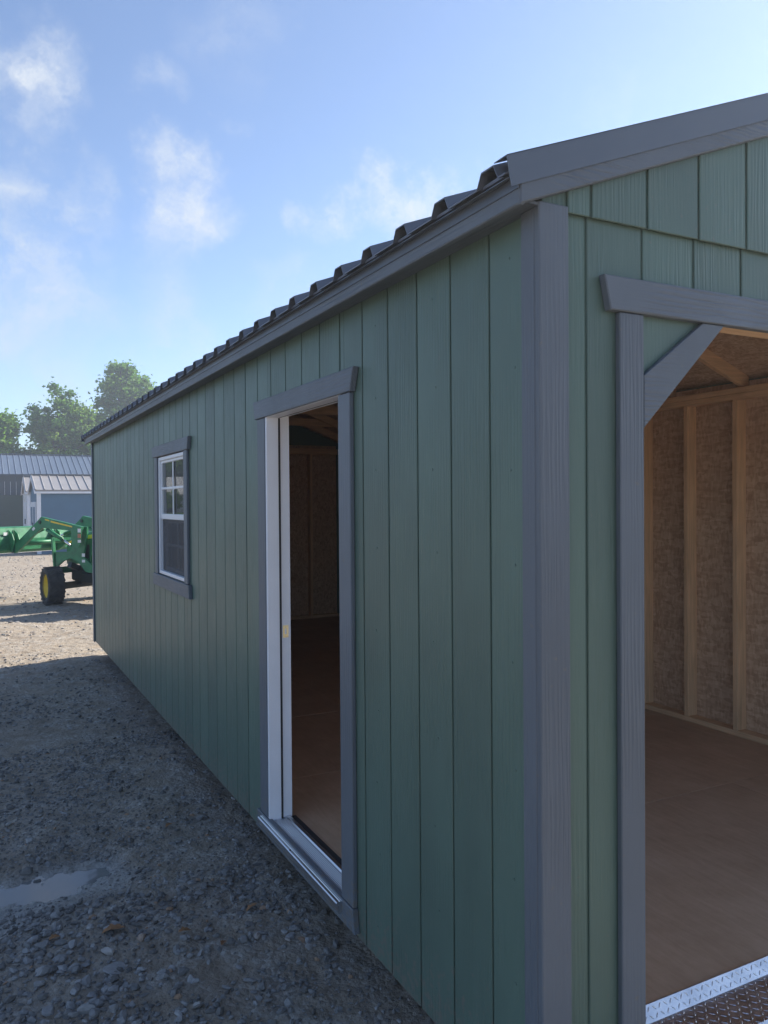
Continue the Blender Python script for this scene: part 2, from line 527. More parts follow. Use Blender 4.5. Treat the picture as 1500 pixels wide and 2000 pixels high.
class MB:
    def __init__(s):
        s.v, s.f = [], []

    def add(s, vs_, fs):
        o = len(s.v)
        s.v += [tuple(q) for q in vs_]
        s.f += [tuple(i + o for i in f) for f in fs]
        return s

    def box(s, x0, x1, y0, y1, z0, z1, c=0.0):
        x0, x1 = min(x0, x1), max(x0, x1)
        y0, y1 = min(y0, y1), max(y0, y1)
        z0, z1 = min(z0, z1), max(z0, z1)
        if c <= 0:
            return s.add([(x, y, z) for x in (x0, x1) for y in (y0, y1) for z in (z0, z1)],
                         [(0, 1, 3, 2), (4, 6, 7, 5), (0, 4, 5, 1), (2, 3, 7, 6), (0, 2, 6, 4), (1, 5, 7, 3)])
        c = min(c, (x1 - x0) * .45, (y1 - y0) * .45, (z1 - z0) * .45)
        lo, hi = (x0, y0, z0), (x1, y1, z1)
        V, idx = [], {}
        for sx in (0, 1):
            for sy in (0, 1):
                for sz in (0, 1):
                    sg = (sx, sy, sz)
                    for ax in range(3):
                        p = []
                        for k in range(3):
                            full = hi[k] if sg[k] else lo[k]
                            p.append(full if k == ax else (full - c if sg[k] else full + c))
                        idx[(sg, ax)] = len(V)
                        V.append(p)
        F = []
        for ax in range(3):
            o1, o2 = [k for k in range(3) if k != ax]
            for sgn in (0, 1):
                q = []
                for (a, bb) in ((0, 0), (1, 0), (1, 1), (0, 1)):
                    sg = [0, 0, 0]
                    sg[ax], sg[o1], sg[o2] = sgn, a, bb
                    q.append(idx[(tuple(sg), ax)])
                F.append(q)
            for a in (0, 1):
                for bb in (0, 1):
                    s0, s1 = [0, 0, 0], [0, 0, 0]
                    s0[o1], s0[o2], s1[o1], s1[o2] = a, bb, a, bb
                    s1[ax] = 1
                    F.append([idx[(tuple(s0), o1)], idx[(tuple(s1), o1)], idx[(tuple(s1), o2)], idx[(tuple(s0), o2)]])
        for sx in (0, 1):
            for sy in (0, 1):
                for sz in (0, 1):
                    F.append([idx[((sx, sy, sz), k)] for k in range(3)])
        return s.add(V, F)

    def prism(s, poly, ax, d0, d1, c=0.0):
        """polygon in the two other axes (in x,y,z order) extruded along axis ax from d0 to d1; c chamfers both rims"""
        n = len(poly)

        def put(a, bb, d):
            p = [a, bb]
            p.insert(ax, d)
            return p
        if c <= 0:
            V = [put(a, bb, d0) for a, bb in poly] + [put(a, bb, d1) for a, bb in poly]
            F = [tuple(range(n)), tuple(range(n, 2 * n))] + [(i, (i + 1) % n, n + (i + 1) % n, n + i) for i in range(n)]
            return s.add(V, F)
        cx = sum(p[0] for p in poly) / n
        cy = sum(p[1] for p in poly) / n
        area = sum(poly[i][0] * poly[(i + 1) % n][1] - poly[(i + 1) % n][0] * poly[i][1] for i in range(n))
        sg = 1 if area > 0 else -1
        ins = []
        for i in range(n):
            p0, p1, p2 = Vector(poly[i - 1]), Vector(poly[i]), Vector(poly[(i + 1) % n])
            e1, e2 = (p1 - p0).normalized(), (p2 - p1).normalized()
            n1, n2 = Vector((-e1.y, e1.x)) * sg, Vector((-e2.y, e2.x)) * sg
            bi = (n1 + n2)
            bi = bi / max(0.3, bi.dot(n1)) if bi.length > 1e-6 else n1
            ins.append((p1.x + bi.x * c, p1.y + bi.y * c))
        dd = c if d1 > d0 else -c
        rings = [[put(a, bb, d0) for a, bb in ins], [put(a, bb, d0 + dd) for a, bb in poly],
                 [put(a, bb, d1 - dd) for a, bb in poly], [put(a, bb, d1) for a, bb in ins]]
        V = [p for rg in rings for p in rg]
        F = [tuple(range(n)), tuple(range(3 * n, 4 * n))]
        for k in range(3):
            F += [(k * n + i, k * n + (i + 1) % n, (k + 1) * n + (i + 1) % n, (k + 1) * n + i) for i in range(n)]
        return s.add(V, F)

    def tube(s, pts, rad, n=8, cap=True):
        pts = [Vector(p) for p in pts]
        if not isinstance(rad, (list, tuple)):
            rad = [rad] * len(pts)
        o = len(s.v)
        for i, p in enumerate(pts):
            d = (pts[min(i + 1, len(pts) - 1)] - pts[max(i - 1, 0)]).normalized()
            ref = Vector((0, 0, 1)) if abs(d.z) < 0.9 else Vector((1, 0, 0))
            a = d.cross(ref).normalized()
            bb = d.cross(a)
            for k in range(n):
                an = 2 * math.pi * k / n
                s.v.append(tuple(p + a * (math.cos(an) * rad[i]) + bb * (math.sin(an) * rad[i])))
        for i in range(len(pts) - 1):
            for k in range(n):
                s.f.append((o + i * n + k, o + i * n + (k + 1) % n, o + (i + 1) * n + (k + 1) % n, o + (i + 1) * n + k))
        if cap:
            s.f.append(tuple(o + k for k in range(n)))
            s.f.append(tuple(o + (len(pts) - 1) * n + k for k in range(n)))
        return s

    def lathe(s, prof, n=32, axis='y', c=(0, 0, 0)):
        """profile of (radius, offset along axis), closed ring"""
        o = len(s.v)
        k = len(prof)
        for i in range(n):
            a = 2 * math.pi * i / n
            for r_, h_ in prof:
                p = (math.cos(a) * r_, h_, math.sin(a) * r_)
                s.v.append((p[0] + c[0], p[1] + c[1], p[2] + c[2]))
        for i in range(n):
            j = (i + 1) % n
            for q in range(k - 1):
                s.f.append((o + i * k + q, o + i * k + q + 1, o + j * k + q + 1, o + j * k + q))
        return s

    def obox(s, p0, p1, w, h, upv=(0, 0, 1)):
        """a bar from p0 to p1 with width w and height h"""
        p0, p1 = Vector(p0), Vector(p1)
        d = (p1 - p0).normalized()
        sd_ = d.cross(Vector(upv)).normalized() * (w / 2)
        uu = sd_.cross(d).normalized() * (h / 2)
        V = [p + a * sd_ + b_ * uu for p in (p0, p1) for a in (-1, 1) for b_ in (-1, 1)]
        return s.add(V, [(0, 1, 3, 2), (4, 6, 7, 5), (0, 4, 5, 1), (2, 3, 7, 6), (0, 2, 6, 4), (1, 5, 7, 3)])

    def mesh(s, name, mat=None, smooth=False, off=(0, 0, 0)):
        me = bpy.data.meshes.new(name)
        me.from_pydata([(a - off[0], b_ - off[1], c_ - off[2]) for a, b_, c_ in s.v], [], s.f)
        me.validate()
        import bmesh as bm_
        bm = bm_.new()
        bm.from_mesh(me)
        bm_.ops.recalc_face_normals(bm, faces=bm.faces)
        bm.to_mesh(me)
        bm.free()
        if mat:
            me.materials.append(MAT[mat])
        if smooth:
            me.shade_smooth()
        return me

    def obj(s, name, mat, parent=None, smooth=False, off=(0, 0, 0), loc=(0, 0, 0)):
        return link(name, s.mesh(name, mat, smooth, off), parent, loc)


def link(name, me, parent=None, loc=(0, 0, 0)):
    o = bpy.data.objects.new(name, me)
    COL.objects.link(o)
    o.location = loc
    if parent is not None:
        o.parent = parent
    return o


def tag(o, label=None, cat=None, group=None, kind=None):
    for k, v in (('label', label), ('category', cat), ('group', group), ('kind', kind)):
        if v:
            o[k] = v
    return o


def thing(name, label, cat, loc=(0, 0, 0), rz=0, group=None):
    o = link(name, None, None, loc)
    o.rotation_euler = (0, 0, rz)
    return tag(o, label, cat, group)


# ------------------------------------------------------------------ ground
GZ = -0.20
_grids = {}


def vnoise(x, y, scale, seed):
    """smooth value noise on arrays"""
    if seed not in _grids:
        _grids[seed] = np.random.default_rng(seed).random((256, 256))
    g = _grids[seed]
    x, y = x * scale, y * scale
    xi, yi = np.floor(x).astype(int), np.floor(y).astype(int)
    fx, fy = x - xi, y - yi
    fx, fy = fx * fx * (3 - 2 * fx), fy * fy * (3 - 2 * fy)
    a, b = g[xi % 256, yi % 256], g[(xi + 1) % 256, yi % 256]
    c, d = g[xi % 256, (yi + 1) % 256], g[(xi + 1) % 256, (yi + 1) % 256]
    return (a * (1 - fx) + b * fx) * (1 - fy) + (c * (1 - fx) + d * fx) * fy - 0.5


def pud(x, y):
    """how deep in the puddle hollow a point lies, 0..1"""
    # a long hollow running out to the left, seen at the lower left of the photograph
    ax, ay, bx, by = -2.6, 2.15, -0.86, 2.66
    t = np.clip(((x - ax) * (bx - ax) + (y - ay) * (by - ay)) / ((bx - ax) ** 2 + (by - ay) ** 2), 0, 1)
    d = np.hypot(x - ax - t * (bx - ax), y - ay - t * (by - ay))
    d = d + 0.20 * vnoise(x, y, 2.6, 41) + 0.09 * vnoise(x, y, 7.5, 42)
    return np.clip(1 - d / 0.36, 0, 1)


def gheight(x, y):
    near = np.clip(1 - (np.abs(y - 4) - 8) / 30, 0.0, 1)
    h = 0.05 * vnoise(x, y, 0.35, 1) + 0.035 * vnoise(x, y, 1.1, 2) + 0.016 * vnoise(x, y, 3.1, 3)
    h = h + 0.012 * vnoise(x, y, 8, 4) + 0.009 * vnoise(x, y, 19, 5) + 0.006 * vnoise(x, y, 41, 6)
    # wheel tracks across the yard beyond the shed
    h = h + 0.03 * vnoise(x * 0.12, y, 1.3, 7) * np.clip((y - 9) / 3, 0, 1)
    p = pud(x, y)
    h = h * (1 - 0.30 * np.clip(p * 1.6, 0, 1)) - 0.042 * p + 0.030 * p * vnoise(x, y, 9, 44) + 0.022 * p * vnoise(x, y, 23, 45) + 0.012 * p * vnoise(x, y, 47, 46)
    return GZ + h * near


def graded(segs):
    out = []
    for a, b, n in segs:
        out.append(np.linspace(a, b, n, endpoint=False))
    out.append(np.array([segs[-1][1]]))
    return np.concatenate(out)


gx = graded([(-400, -150, 4), (-150, -30, 8), (-30, -6, 16), (-6, -2.2, 40), (-2.2, 0.3, 150), (0.3, 4, 40), (4, 30, 40), (30, 150, 10), (150, 400, 4)])
gy = graded([(-400, -100, 5), (-100, -6, 14), (-6, 0.6, 30), (0.6, 5, 230), (5, 9.5, 130), (9.5, 20, 130), (20, 45, 60), (45, 150, 16), (150, 400, 6)])
GX, GY = np.meshgrid(gx, gy, indexing='ij')
GH = gheight(GX, GY)
nx, ny = len(gx), len(gy)
me = bpy.data.meshes.new('ground')
vv = np.stack([GX, GY, GH], -1).reshape(-1, 3)
i0 = (np.arange(nx - 1)[:, None] * ny + np.arange(ny - 1)[None, :]).reshape(-1)
fq = np.stack([i0, i0 + ny, i0 + ny + 1, i0 + 1], -1)


def fastmesh(me, v, f, mat, smooth=True):
    k = f.shape[1]
    me.vertices.add(len(v))
    me.vertices.foreach_set('co', np.ascontiguousarray(v, dtype=np.float32).ravel())
    me.loops.add(f.size)
    me.loops.foreach_set('vertex_index', np.ascontiguousarray(f, dtype=np.int32).ravel())
    me.polygons.add(len(f))
    me.polygons.foreach_set('loop_start', np.arange(len(f), dtype=np.int32) * k)
    me.polygons.foreach_set('loop_total', np.full(len(f), k, dtype=np.int32))
    me.update(calc_edges=True)
    me.materials.append(MAT[mat])
    if smooth:
        me.shade_smooth()
    else:
        me.shade_flat()


def attr(me, name, vals, dom='POINT'):
    a = me.attributes.new(name, 'FLOAT', dom)
    a.data.foreach_set('value', np.ascontiguousarray(vals, dtype=np.float32))


fastmesh(me, vv, fq, 'gravel_ground')
px_, py_ = vv[:, 0], vv[:, 1]
ax, ay, bx, by = -2.6, 2.0, -0.75, 2.6
tt = np.clip(((px_ - ax) * (bx - ax) + (py_ - ay) * (by - ay)) / ((bx - ax) ** 2 + (by - ay) ** 2), 0, 1)
dd = np.hypot(px_ - ax - tt * (bx - ax), py_ - ay - tt * (by - ay))
damp = np.clip(1.1 - dd / 2.4, 0.1, 1)
attr(me, 'damp', damp)
attr(me, 'silt', np.clip(pud(px_, py_ + .12) * 2.2 + pud(px_ + .25, py_ + .3) * 1.2, 0, 1))
tag(link('ground', me), kind='structure')

# puddle: a sheet of water lying in the hollow, its edge cut by the ground's own bumps
WL = GZ - 0.0345
nu, nv = 60, 40
ux, uy = np.meshgrid(np.linspace(-3.0, -0.45, nu), np.linspace(1.6, 3.2, nv), indexing='ij')
me = bpy.data.meshes.new('puddle')
wv = np.stack([ux, uy, np.full_like(ux, WL)], -1).reshape(-1, 3)
j0 = (np.arange(nu - 1)[:, None] * nv + np.arange(nv - 1)[None, :]).reshape(-1)
wf = np.stack([j0, j0 + nv, j0 + nv + 1, j0 + 1], -1)
keep = pud(wv[wf].mean(1)[:, 0], wv[wf].mean(1)[:, 1]) > 0.03
wf = wf[keep]
us, inv = np.unique(wf, return_inverse=True)
fastmesh(me, wv[us], inv.reshape(wf.shape), 'muddy_water')
tag(link('puddle', me), kind='structure')

# ------------------------------------------------------------------ gravel
PHI = (1 + 5 ** 0.5) / 2
ICO = np.array([(-1, PHI, 0), (1, PHI, 0), (-1, -PHI, 0), (1, -PHI, 0), (0, -1, PHI), (0, 1, PHI), (0, -1, -PHI), (0, 1, -PHI),
                (PHI, 0, -1), (PHI, 0, 1), (-PHI, 0, -1), (-PHI, 0, 1)]) / math.hypot(1, PHI)
ICF = np.array([(0, 11, 5), (0, 5, 1), (0, 1, 7), (0, 7, 10), (0, 10, 11), (1, 5, 9), (5, 11, 4), (11, 10, 2), (10, 7, 6), (7, 1, 8),
                (3, 9, 4), (3, 4, 2), (3, 2, 6), (3, 6, 8), (3, 8, 9), (4, 9, 5), (2, 4, 11), (6, 2, 10), (8, 6, 7), (9, 8, 1)])


def stones(name, x, y, size, tone, sink=0.25):
    n = len(x)
    jit = 1 + RNG.uniform(-0.30, 0.30, (n, 12, 1))
    v = ICO[None] * jit
    sc = np.stack([RNG.uniform(0.75, 1.45, n), RNG.uniform(0.6, 1.0, n), RNG.uniform(0.35, 0.75, n)], -1) * size[:, None]
    v = v * sc[:, None, :]
    a = RNG.uniform(0, 2 * np.pi, n)
    tl = RNG.normal(0, 0.28, n)
    ct, st = np.cos(tl), np.sin(tl)
    vy, vz = v[..., 1] * ct[:, None] - v[..., 2] * st[:, None], v[..., 1] * st[:, None] + v[..., 2] * ct[:, None]
    v[..., 1], v[..., 2] = vy, vz
    ca, sa = np.cos(a), np.sin(a)
    vx, vy = v[..., 0] * ca[:, None] - v[..., 1] * sa[:, None], v[..., 0] * sa[:, None] + v[..., 1] * ca[:, None]
    z = gheight(x, y) + sc[:, 2] * (1 - 2 * sink) * 0.8
    w = np.stack([vx + x[:, None], vy + y[:, None], v[..., 2] + z[:, None]], -1).reshape(-1, 3)
    f = (ICF[None] + (np.arange(n) * 12)[:, None, None]).reshape(-1, 3)
    me = bpy.data.meshes.new(name)
    fastmesh(me, w, f, 'stone', False)
    attr(me, 'tone', np.repeat(tone, 12))
    return me


def scatter(n, x0, x1, y0, y1, s0, s1, clump, thr, power=2.2, seed=20):
    x, y = RNG.uniform(x0, x1, n), RNG.uniform(y0, y1, n)
    d = vnoise(x, y, clump, seed) + 0.5 * vnoise(x, y, clump * 3.1, seed + 1)
    k = (d + RNG.uniform(-0.25, 0.25, n) > thr) & (pud(x, y) < 0.75)
    x, y = x[k], y[k]
    s = s0 + (s1 - s0) * RNG.random(len(x)) ** power
    return x, y, s


parts = [scatter(34000, -2.7, 0.15, 0.2, 5.0, 0.0025, 0.012, 1.4, -0.10, 2.8),
         scatter(5200, -2.7, 0.15, 0.2, 5.0, 0.008, 0.024, 1.3, 0.12, 2.8, 24),
         scatter(8000, -2.7, 0.1, 5.0, 9.0, 0.004, 0.018, 1.1, -0.05, 2.6, 26),
         scatter(12000, -4, 6, 9.0, 34, 0.006, 0.034, 0.5, -0.05, 3.0, 28),
         scatter(4200, -1.6, 0.0, 0.4, 2.3, 0.006, 0.022, 2.0, -0.04, 2.4, 30),
         scatter(420, -1.7, -0.5, 2.0, 3.0, 0.006, 0.02, 2.0, -0.1, 2.0, 35)]
sx = np.concatenate([p[0] for p in parts])
sy = np.concatenate([p[1] for p in parts])
ss = np.concatenate([p[2] for p in parts])
tone = np.clip(RNG.beta(2.2, 2.4, len(sx)) + 0.15 * vnoise(sx, sy, 1.5, 33), 0, 0.95)
tone[sy > 9] = np.clip(tone[sy > 9] + 0.25, 0, 0.95)
tone[RNG.random(len(sx)) < 0.02] = 1.0
gm = stones('gravel', sx, sy, ss, tone)
tag(link('gravel', gm), 'loose grey crushed gravel scattered over the yard', 'gravel', kind='stuff')


# the large stones one can pick out near the camera
def ground_at(px, py, z=GZ):
    d = pixdir(px, py)
    t_ = (z - CAM.z) / d.z
    return CAM + d * t_


def big_stone(px, py, wpx, flat, label, group=None, tone_=0.7, rz=None, mat='pale_stone'):
    p = ground_at(px, py)
    s = wpx / FPX * (p - CAM).dot(fw) / 2.35
    me = bpy.data.meshes.new('stone')
    n = 42
    # a small angular rock: random convex-ish ball of facets
    v = ICO.copy()
    mids, ff, cache = list(v), [], {}

    def mid(a, b):
        key = (min(a, b), max(a, b))
        if key not in cache:
            q = (mids[a] + mids[b]) / 2
            cache[key] = len(mids)
            mids.append(q / np.linalg.norm(q))
        return cache[key]
    for a, b, c in ICF:
        ab, bc, ca = mid(a, b), mid(b, c), mid(c, a)
        ff += [(a, ab, ca), (b, bc, ab), (c, ca, bc), (ab, bc, ca)]
    v = np.array(mids)
    # cut by a few random planes to give flat faces
    for _ in range(14):
        nrm = RNG.normal(size=3)
        nrm /= np.linalg.norm(nrm)
        h = RNG.uniform(0.45, 0.78)
        dd_ = v @ nrm
        v = v - np.clip(dd_ - h, 0, None)[:, None] * nrm
    v *= 1 + RNG.uniform(-0.03, 0.03, (len(v), 1))
    v = v * np.array([1.5, RNG.uniform(.9, 1.25), flat * 1.3]) * s
    fastmesh(me, v, np.array(ff), mat, False)
    attr(me, 'tone', np.full(len(v), tone_))
    z = float(gheight(np.array([p.x]), np.array([p.y]))[0])
    o = link('stone', me, None, (p.x, p.y, z + s * flat * 0.45))
    o.rotation_euler = (RNG.normal(0, .12), RNG.normal(0, .12), RNG.uniform(0, 6.28) if rz is None else rz)
    return tag(o, label, 'stone', group)


big_stone(56, 1645, 17, .8, 'pale rounded stone just beyond the puddle', None, .85)
big_stone(55, 1698, 24, .6, 'dark grey stone at the near edge of the puddle', None, .25)
big_stone(72, 1708, 20, .55, 'smaller dark stone to the right of the stone by the puddle', None, .12)
big_stone(16, 1610, 15, .7, 'small pale stone near the left edge beyond the puddle', None, .93)
big_stone(228, 1902, 60, .16, 'flat broken slab of pale stone lying on the soil', None, .8, -0.4)
big_stone(213, 1872, 30, .5, 'pale cream wedge stone above the flat slab', None, .94)
big_stone(276, 1843, 22, .7, 'small whitish angular stone', None, .98)
big_stone(139, 1833, 15, .55, 'small square grey stone left of the leaf litter', None, .7)
pile = [(110, 1818, 30), (66, 1843, 26), (82, 1860, 28), (92, 1850, 18), (122, 1838, 22), (142, 1858, 26), (56, 1886, 18), (83, 1908, 34),
        (52, 1866, 20), (104, 1905, 20), (124, 1904, 24), (146, 1900, 28), (47, 1914, 18), (76, 1934, 24), (28, 1922, 16), (167, 1931, 30),
        (146, 1952, 26), (120, 1883, 24), (108, 1790 + 8, 20), (168, 1985, 34), (184, 1990, 30), (146, 1992, 22), (138, 1976, 30), (115, 1993, 18),
        (95, 1986, 30), (182, 1968, 22), (205, 1944, 22), (220, 1984, 22), (146, 1840, 16), (135, 1872, 18), (240, 1992, 24), (160, 1885, 18)]
for q in pile:
    big_stone(q[0], q[1], q[2], RNG.uniform(.5, .75), 'grey angular crushed stone in the loose pile at the lower left',
              'crushed stones in the lower left pile', RNG.uniform(.45, .8))
mid_pile = [(316, 1910, 24), (337, 1902, 18), (359, 1903, 15), (366, 1846, 16), (345, 1866, 20), (327, 1866, 14), (372, 1922, 18), (392, 1876, 18),
            (404, 1872, 14), (318, 1824, 12), (326, 1815, 12), (350, 1870, 16), (380, 1925, 16), (385, 1975, 20), (350, 1990, 22), (305, 1828, 14),
            (340, 1800, 16), (371, 1880, 16), (409, 1890, 15), (360, 1985, 16)]
for q in mid_pile:
    big_stone(q[0], q[1], q[2], RNG.uniform(.45, .7), 'small grey crushed stone among the gravel right of the flat slab',
              'small crushed stones beside the flat slab', RNG.uniform(.4, .85))


def leaf(px, py, wpx, label, rz):
    p = ground_at(px, py)
    s = wpx / FPX * (p - CAM).dot(fw)
    out, n = [], 14
    b = MB()
    V = []
    for i in range(n):
        t_ = i / (n - 1)
        w = s * 0.26 * math.sin(math.pi * t_) ** 0.7 * (1 + 0.25 * math.sin(t_ * 19))
        zc = 0.05 * s * math.sin(t_ * 5)
        V += [(s * (t_ - .5), -w, zc + abs(w) * .35), (s * (t_ - .5), 0, zc), (s * (t_ - .5), w, zc + abs(w) * .5)]
    F = []
    for i in range(n - 1):
        for k in (0, 1):
            F.append((i * 3 + k, (i + 1) * 3 + k, (i + 1) * 3 + k + 1, i * 3 + k + 1))
    b.add(V, F)
    o = b.obj('dry_leaf', 'dry_leaf')
    md = o.modifiers.new('thickness', 'SOLIDIFY')
    md.thickness = 0.0008
    z = float(gheight(np.array([p.x]), np.array([p.y]))[0])
    o.location = (p.x, p.y, z + 0.012)
    o.rotation_euler = (RNG.normal(0, .2), RNG.normal(0, .2), rz)
    tag(o, label, 'leaf', 'dry leaves on the gravel')


leaf(492, 1786, 26, 'curled orange-brown dry leaf nearest the door sill', 0.2)
leaf(361, 1835, 26, 'brown dry leaf lying right of the whitish stone', 0.1)
leaf(222, 1831, 44, 'pale tan dry leaf in the middle of the gravel', -0.1)
leaf(107, 1844, 24, 'brown dry leaf among the crushed stones at left', 0.5)
leaf(330, 1619, 18, 'small tan dry leaf beyond the puddle', 0.6)
leaf(437, 1858, 20, 'brown dry leaf near the gravel between slab and shed', 0.9)

# ------------------------------------------------------------------ the green shed
L, WD = 8.534, 3.30                # length along Y, width along X
PIT = 0.385
EAVE_X = -0.09
shed = thing('shed', 'dark green wooden shed with grey trim and ribbed metal roof', 'shed', (WD / 2, L / 2, GZ))
SO = (WD / 2, L / 2, GZ)


def ztop(x):
    """top of the roof ribs above X"""
    xx = x if x <= WD / 2 else WD - x
    return 2.49 + PIT * (xx + 0.11)


def sp(mb, name, mat, parent=None, smooth=False):
    """a part of the shed, built in world coordinates"""
    if parent is None or parent is shed:
        return mb.obj(name, mat, shed, smooth, SO)
    return mb.obj(name, mat, parent, smooth, SO)


def cut_rects(a0, a1, z0, z1, holes):
    """rectangle minus rectangles -> list of rectangles"""
    rs = [(a0, a1, z0, z1)]
    for h0, h1, hz0, hz1 in holes:
        nr = []
        for (p, q, r_, s_) in rs:
            if h1 <= p or h0 >= q or hz1 <= r_ or hz0 >= s_:
                nr.append((p, q, r_, s_))
                continue
            if p < h0:
                nr.append((p, h0, r_, s_))
            if h1 < q:
                nr.append((h1, q, r_, s_))
            m0, m1 = max(p, h0), min(q, h1)
            if r_ < hz0:
                nr.append((m0, m1, r_, hz0))
            if hz1 < s_:
                nr.append((m0, m1, hz1, s_))
        rs = nr
    return rs


DOOR = (1.197, 2.096, 0.04, 2.09)
WIN = (3.79, 4.665, 1.11, 2.02)
ZT = 2.45
# side wall: backing sheet with the grooves' floor, then one board per 8 inches
bk = MB()
for (a, b_, c_, d_) in cut_rects(0.0, L, 0.002, ZT, [DOOR, WIN]):
    bk.box(0.0055, 0.0125, a, b_, c_, d_)
side_wall = sp(bk, 'side_wall', 'siding_paint')
gro = [0.0, 0.223]
while gro[-1] + 0.2032 < L:
    gro.append(gro[-1] + 0.2032)
gro[-1] = gro[-1] if L - gro[-1] > 0.06 else gro[-1] - 0.0
gro.append(L)
cache = {}
for i in range(len(gro) - 1):
    a, b_ = gro[i] + (0.0045 if i else 0), gro[i + 1] - (0.0078 if i % 6 == 5 else 0.0045)
    if b_ - a < 0.02:
        continue
    rs = cut_rects(a, b_, 0.0, ZT, [DOOR, WIN])
    key = round(b_ - a, 4)
    if len(rs) == 1 and key in cache:
        o = link('siding_board', cache[key], side_wall, (0, a - L / 2, 0))
        continue
    for r_ in rs:
        if r_[1] - r_[0] < 0.012:
            continue
        mb = MB().box(0, 0.0055, r_[0] - a, r_[1] - a, r_[2], r_[3], 0.0022)
        me = mb.mesh('siding_board', 'siding_paint', False, (WD / 2, 0, GZ))
        if len(rs) == 1:
            cache[key] = me
        link('siding_board', me, side_wall, (0, a - L / 2, 0))

# nail heads, painted over, in rows on the stud lines of the near boards
nail_me = MB().lathe([(0, 0), (.0042, 0), (.0036, -.0011), (0, -.0013)], 8).mesh('nail_head', 'siding_paint', True)
for k in range(10):
    yn = 0.117 + 0.4064 * k
    for j in range(9):
        zn = 0.10 + 0.275 * j + 0.02 * math.sin(5.1 * j + k)
        if DOOR[0] - .12 < yn < DOOR[1] + .12 or zn > 2.36 or (WIN[0] - .2 < yn and .98 < zn < 2.12):
            continue
        o = link('nail_head', nail_me, side_wall, (0.0002 - WD / 2, yn - L / 2 + 0.012 * math.sin(3.3 * j + k), zn - GZ))
        o.rotation_euler = (0, 0, R(-90))

# front wall with the big opening, boards along X
OPX0, OPX1, OPZ = 0.345, WD - 0.345, 2.165
fb = MB()
bra = [(0.30, 1.80), (0.30, 2.20), (0.70, 2.20)]     # panel corner left standing behind the brace
for (a, b_, c_, d_) in cut_rects(0.0, WD, 0.002, 2.50, [(OPX0, OPX1, -1, OPZ)]):
    fb.box(a, b_, 0.0055, 0.0125, c_, d_)
front_wall = sp(fb, 'front_wall', 'siding_paint')
# corner panels behind the diagonal braces
for sgn in (0, 1):
    f_ = (lambda x: x) if sgn == 0 else (lambda x: WD - x)
    sp(MB().prism([(f_(OPX0), 1.88), (f_(OPX0), OPZ - .001), (f_(0.625), OPZ - .001)], 1, 0.0, 0.012, 0.001), 'corner_panel', 'siding_paint', front_wall)
gf = [0.0, 0.150]
while gf[-1] + 0.1985 < WD:
    gf.append(gf[-1] + 0.1985)
gf.append(WD)
for i in range(len(gf) - 1):
    a, b_ = gf[i] + (0.0045 if i else 0.001), gf[i + 1] - 0.0045
    if b_ - a < 0.03:
        continue
    rs = cut_rects(a, b_, 0.0, 2.395, [(OPX0, OPX1, -1, OPZ)])
    for r_ in rs:
        if r_[1] - r_[0] > 0.012:
            sp(MB().box(r_[0], r_[1], 0, 0.0055, r_[2], r_[3], 0.0022), 'siding_board', 'siding_paint', front_wall)
# gable sheet above the lap, a little proud, boards again
gp = MB()
gp.prism([(0.0, 2.394), (WD, 2.394), (WD, ztop(WD) - .05), (WD / 2, ztop(WD / 2) - .05), (0.0, ztop(0) - .05)], 1, -0.0085, -0.002)
gable = sp(gp, 'gable_wall', 'siding_paint')
gg = [0.079] + [0.156 + 0.1985 * k for k in range(20) if 0.156 + 0.1985 * k < WD - .08] + [WD - 0.079]
for i in range(len(gg) - 1):
    a, b_ = gg[i] + (0.0045 if i else 0), gg[i + 1] - 0.0045
    if b_ - a < 0.03:
        continue
    poly = [(a, 2.389), (b_, 2.389), (b_, ztop(b_) - .06)]
    if a < WD / 2 < b_:
        poly.append((WD / 2, ztop(WD / 2) - .06))
    poly.append((a, ztop(a) - .06))
    sp(MB().prism(poly, 1, -0.0155, -0.0085, 0.0022), 'siding_board', 'siding_paint', gable)

# the walls nobody sees from outside: right and rear, one sheet each with strand board inside
rw = sp(MB().box(WD - 0.012, WD, 0.013, L - .013, 0.0, 2.45), 'right_wall', 'siding_paint')
sp(MB().box(WD - 0.0205, WD - 0.0125, 0.02, L - .02, 0.08, 2.44), 'sheathing', 'strand_board', rw)
bw = sp(MB().prism([(0.0, 0.0), (WD, 0.0), (WD, ztop(WD) - .06), (WD / 2, ztop(WD / 2) - .06), (0.0, ztop(0) - .06)], 1, L - 0.012, L), 'rear_wall', 'siding_paint')
sp(MB().box(0.1, WD - .1, L - 0.0205, L - .0125, 0.08, 2.44), 'sheathing', 'strand_board', bw)
ins = MB()
for (a, b_, c_, d_) in cut_rects(0.02, L - .02, 0.08, 2.44, [(DOOR[0] - .002, DOOR[1] + .002, 0, DOOR[3] + .002), (WIN[0] - .002, WIN[1] + .002, WIN[2] - .002, WIN[3] + .002)]):
    ins.box(0.0130, 0.0190, a, b_, c_, d_)
sp(ins, 'sheathing', 'strand_board', side_wall)

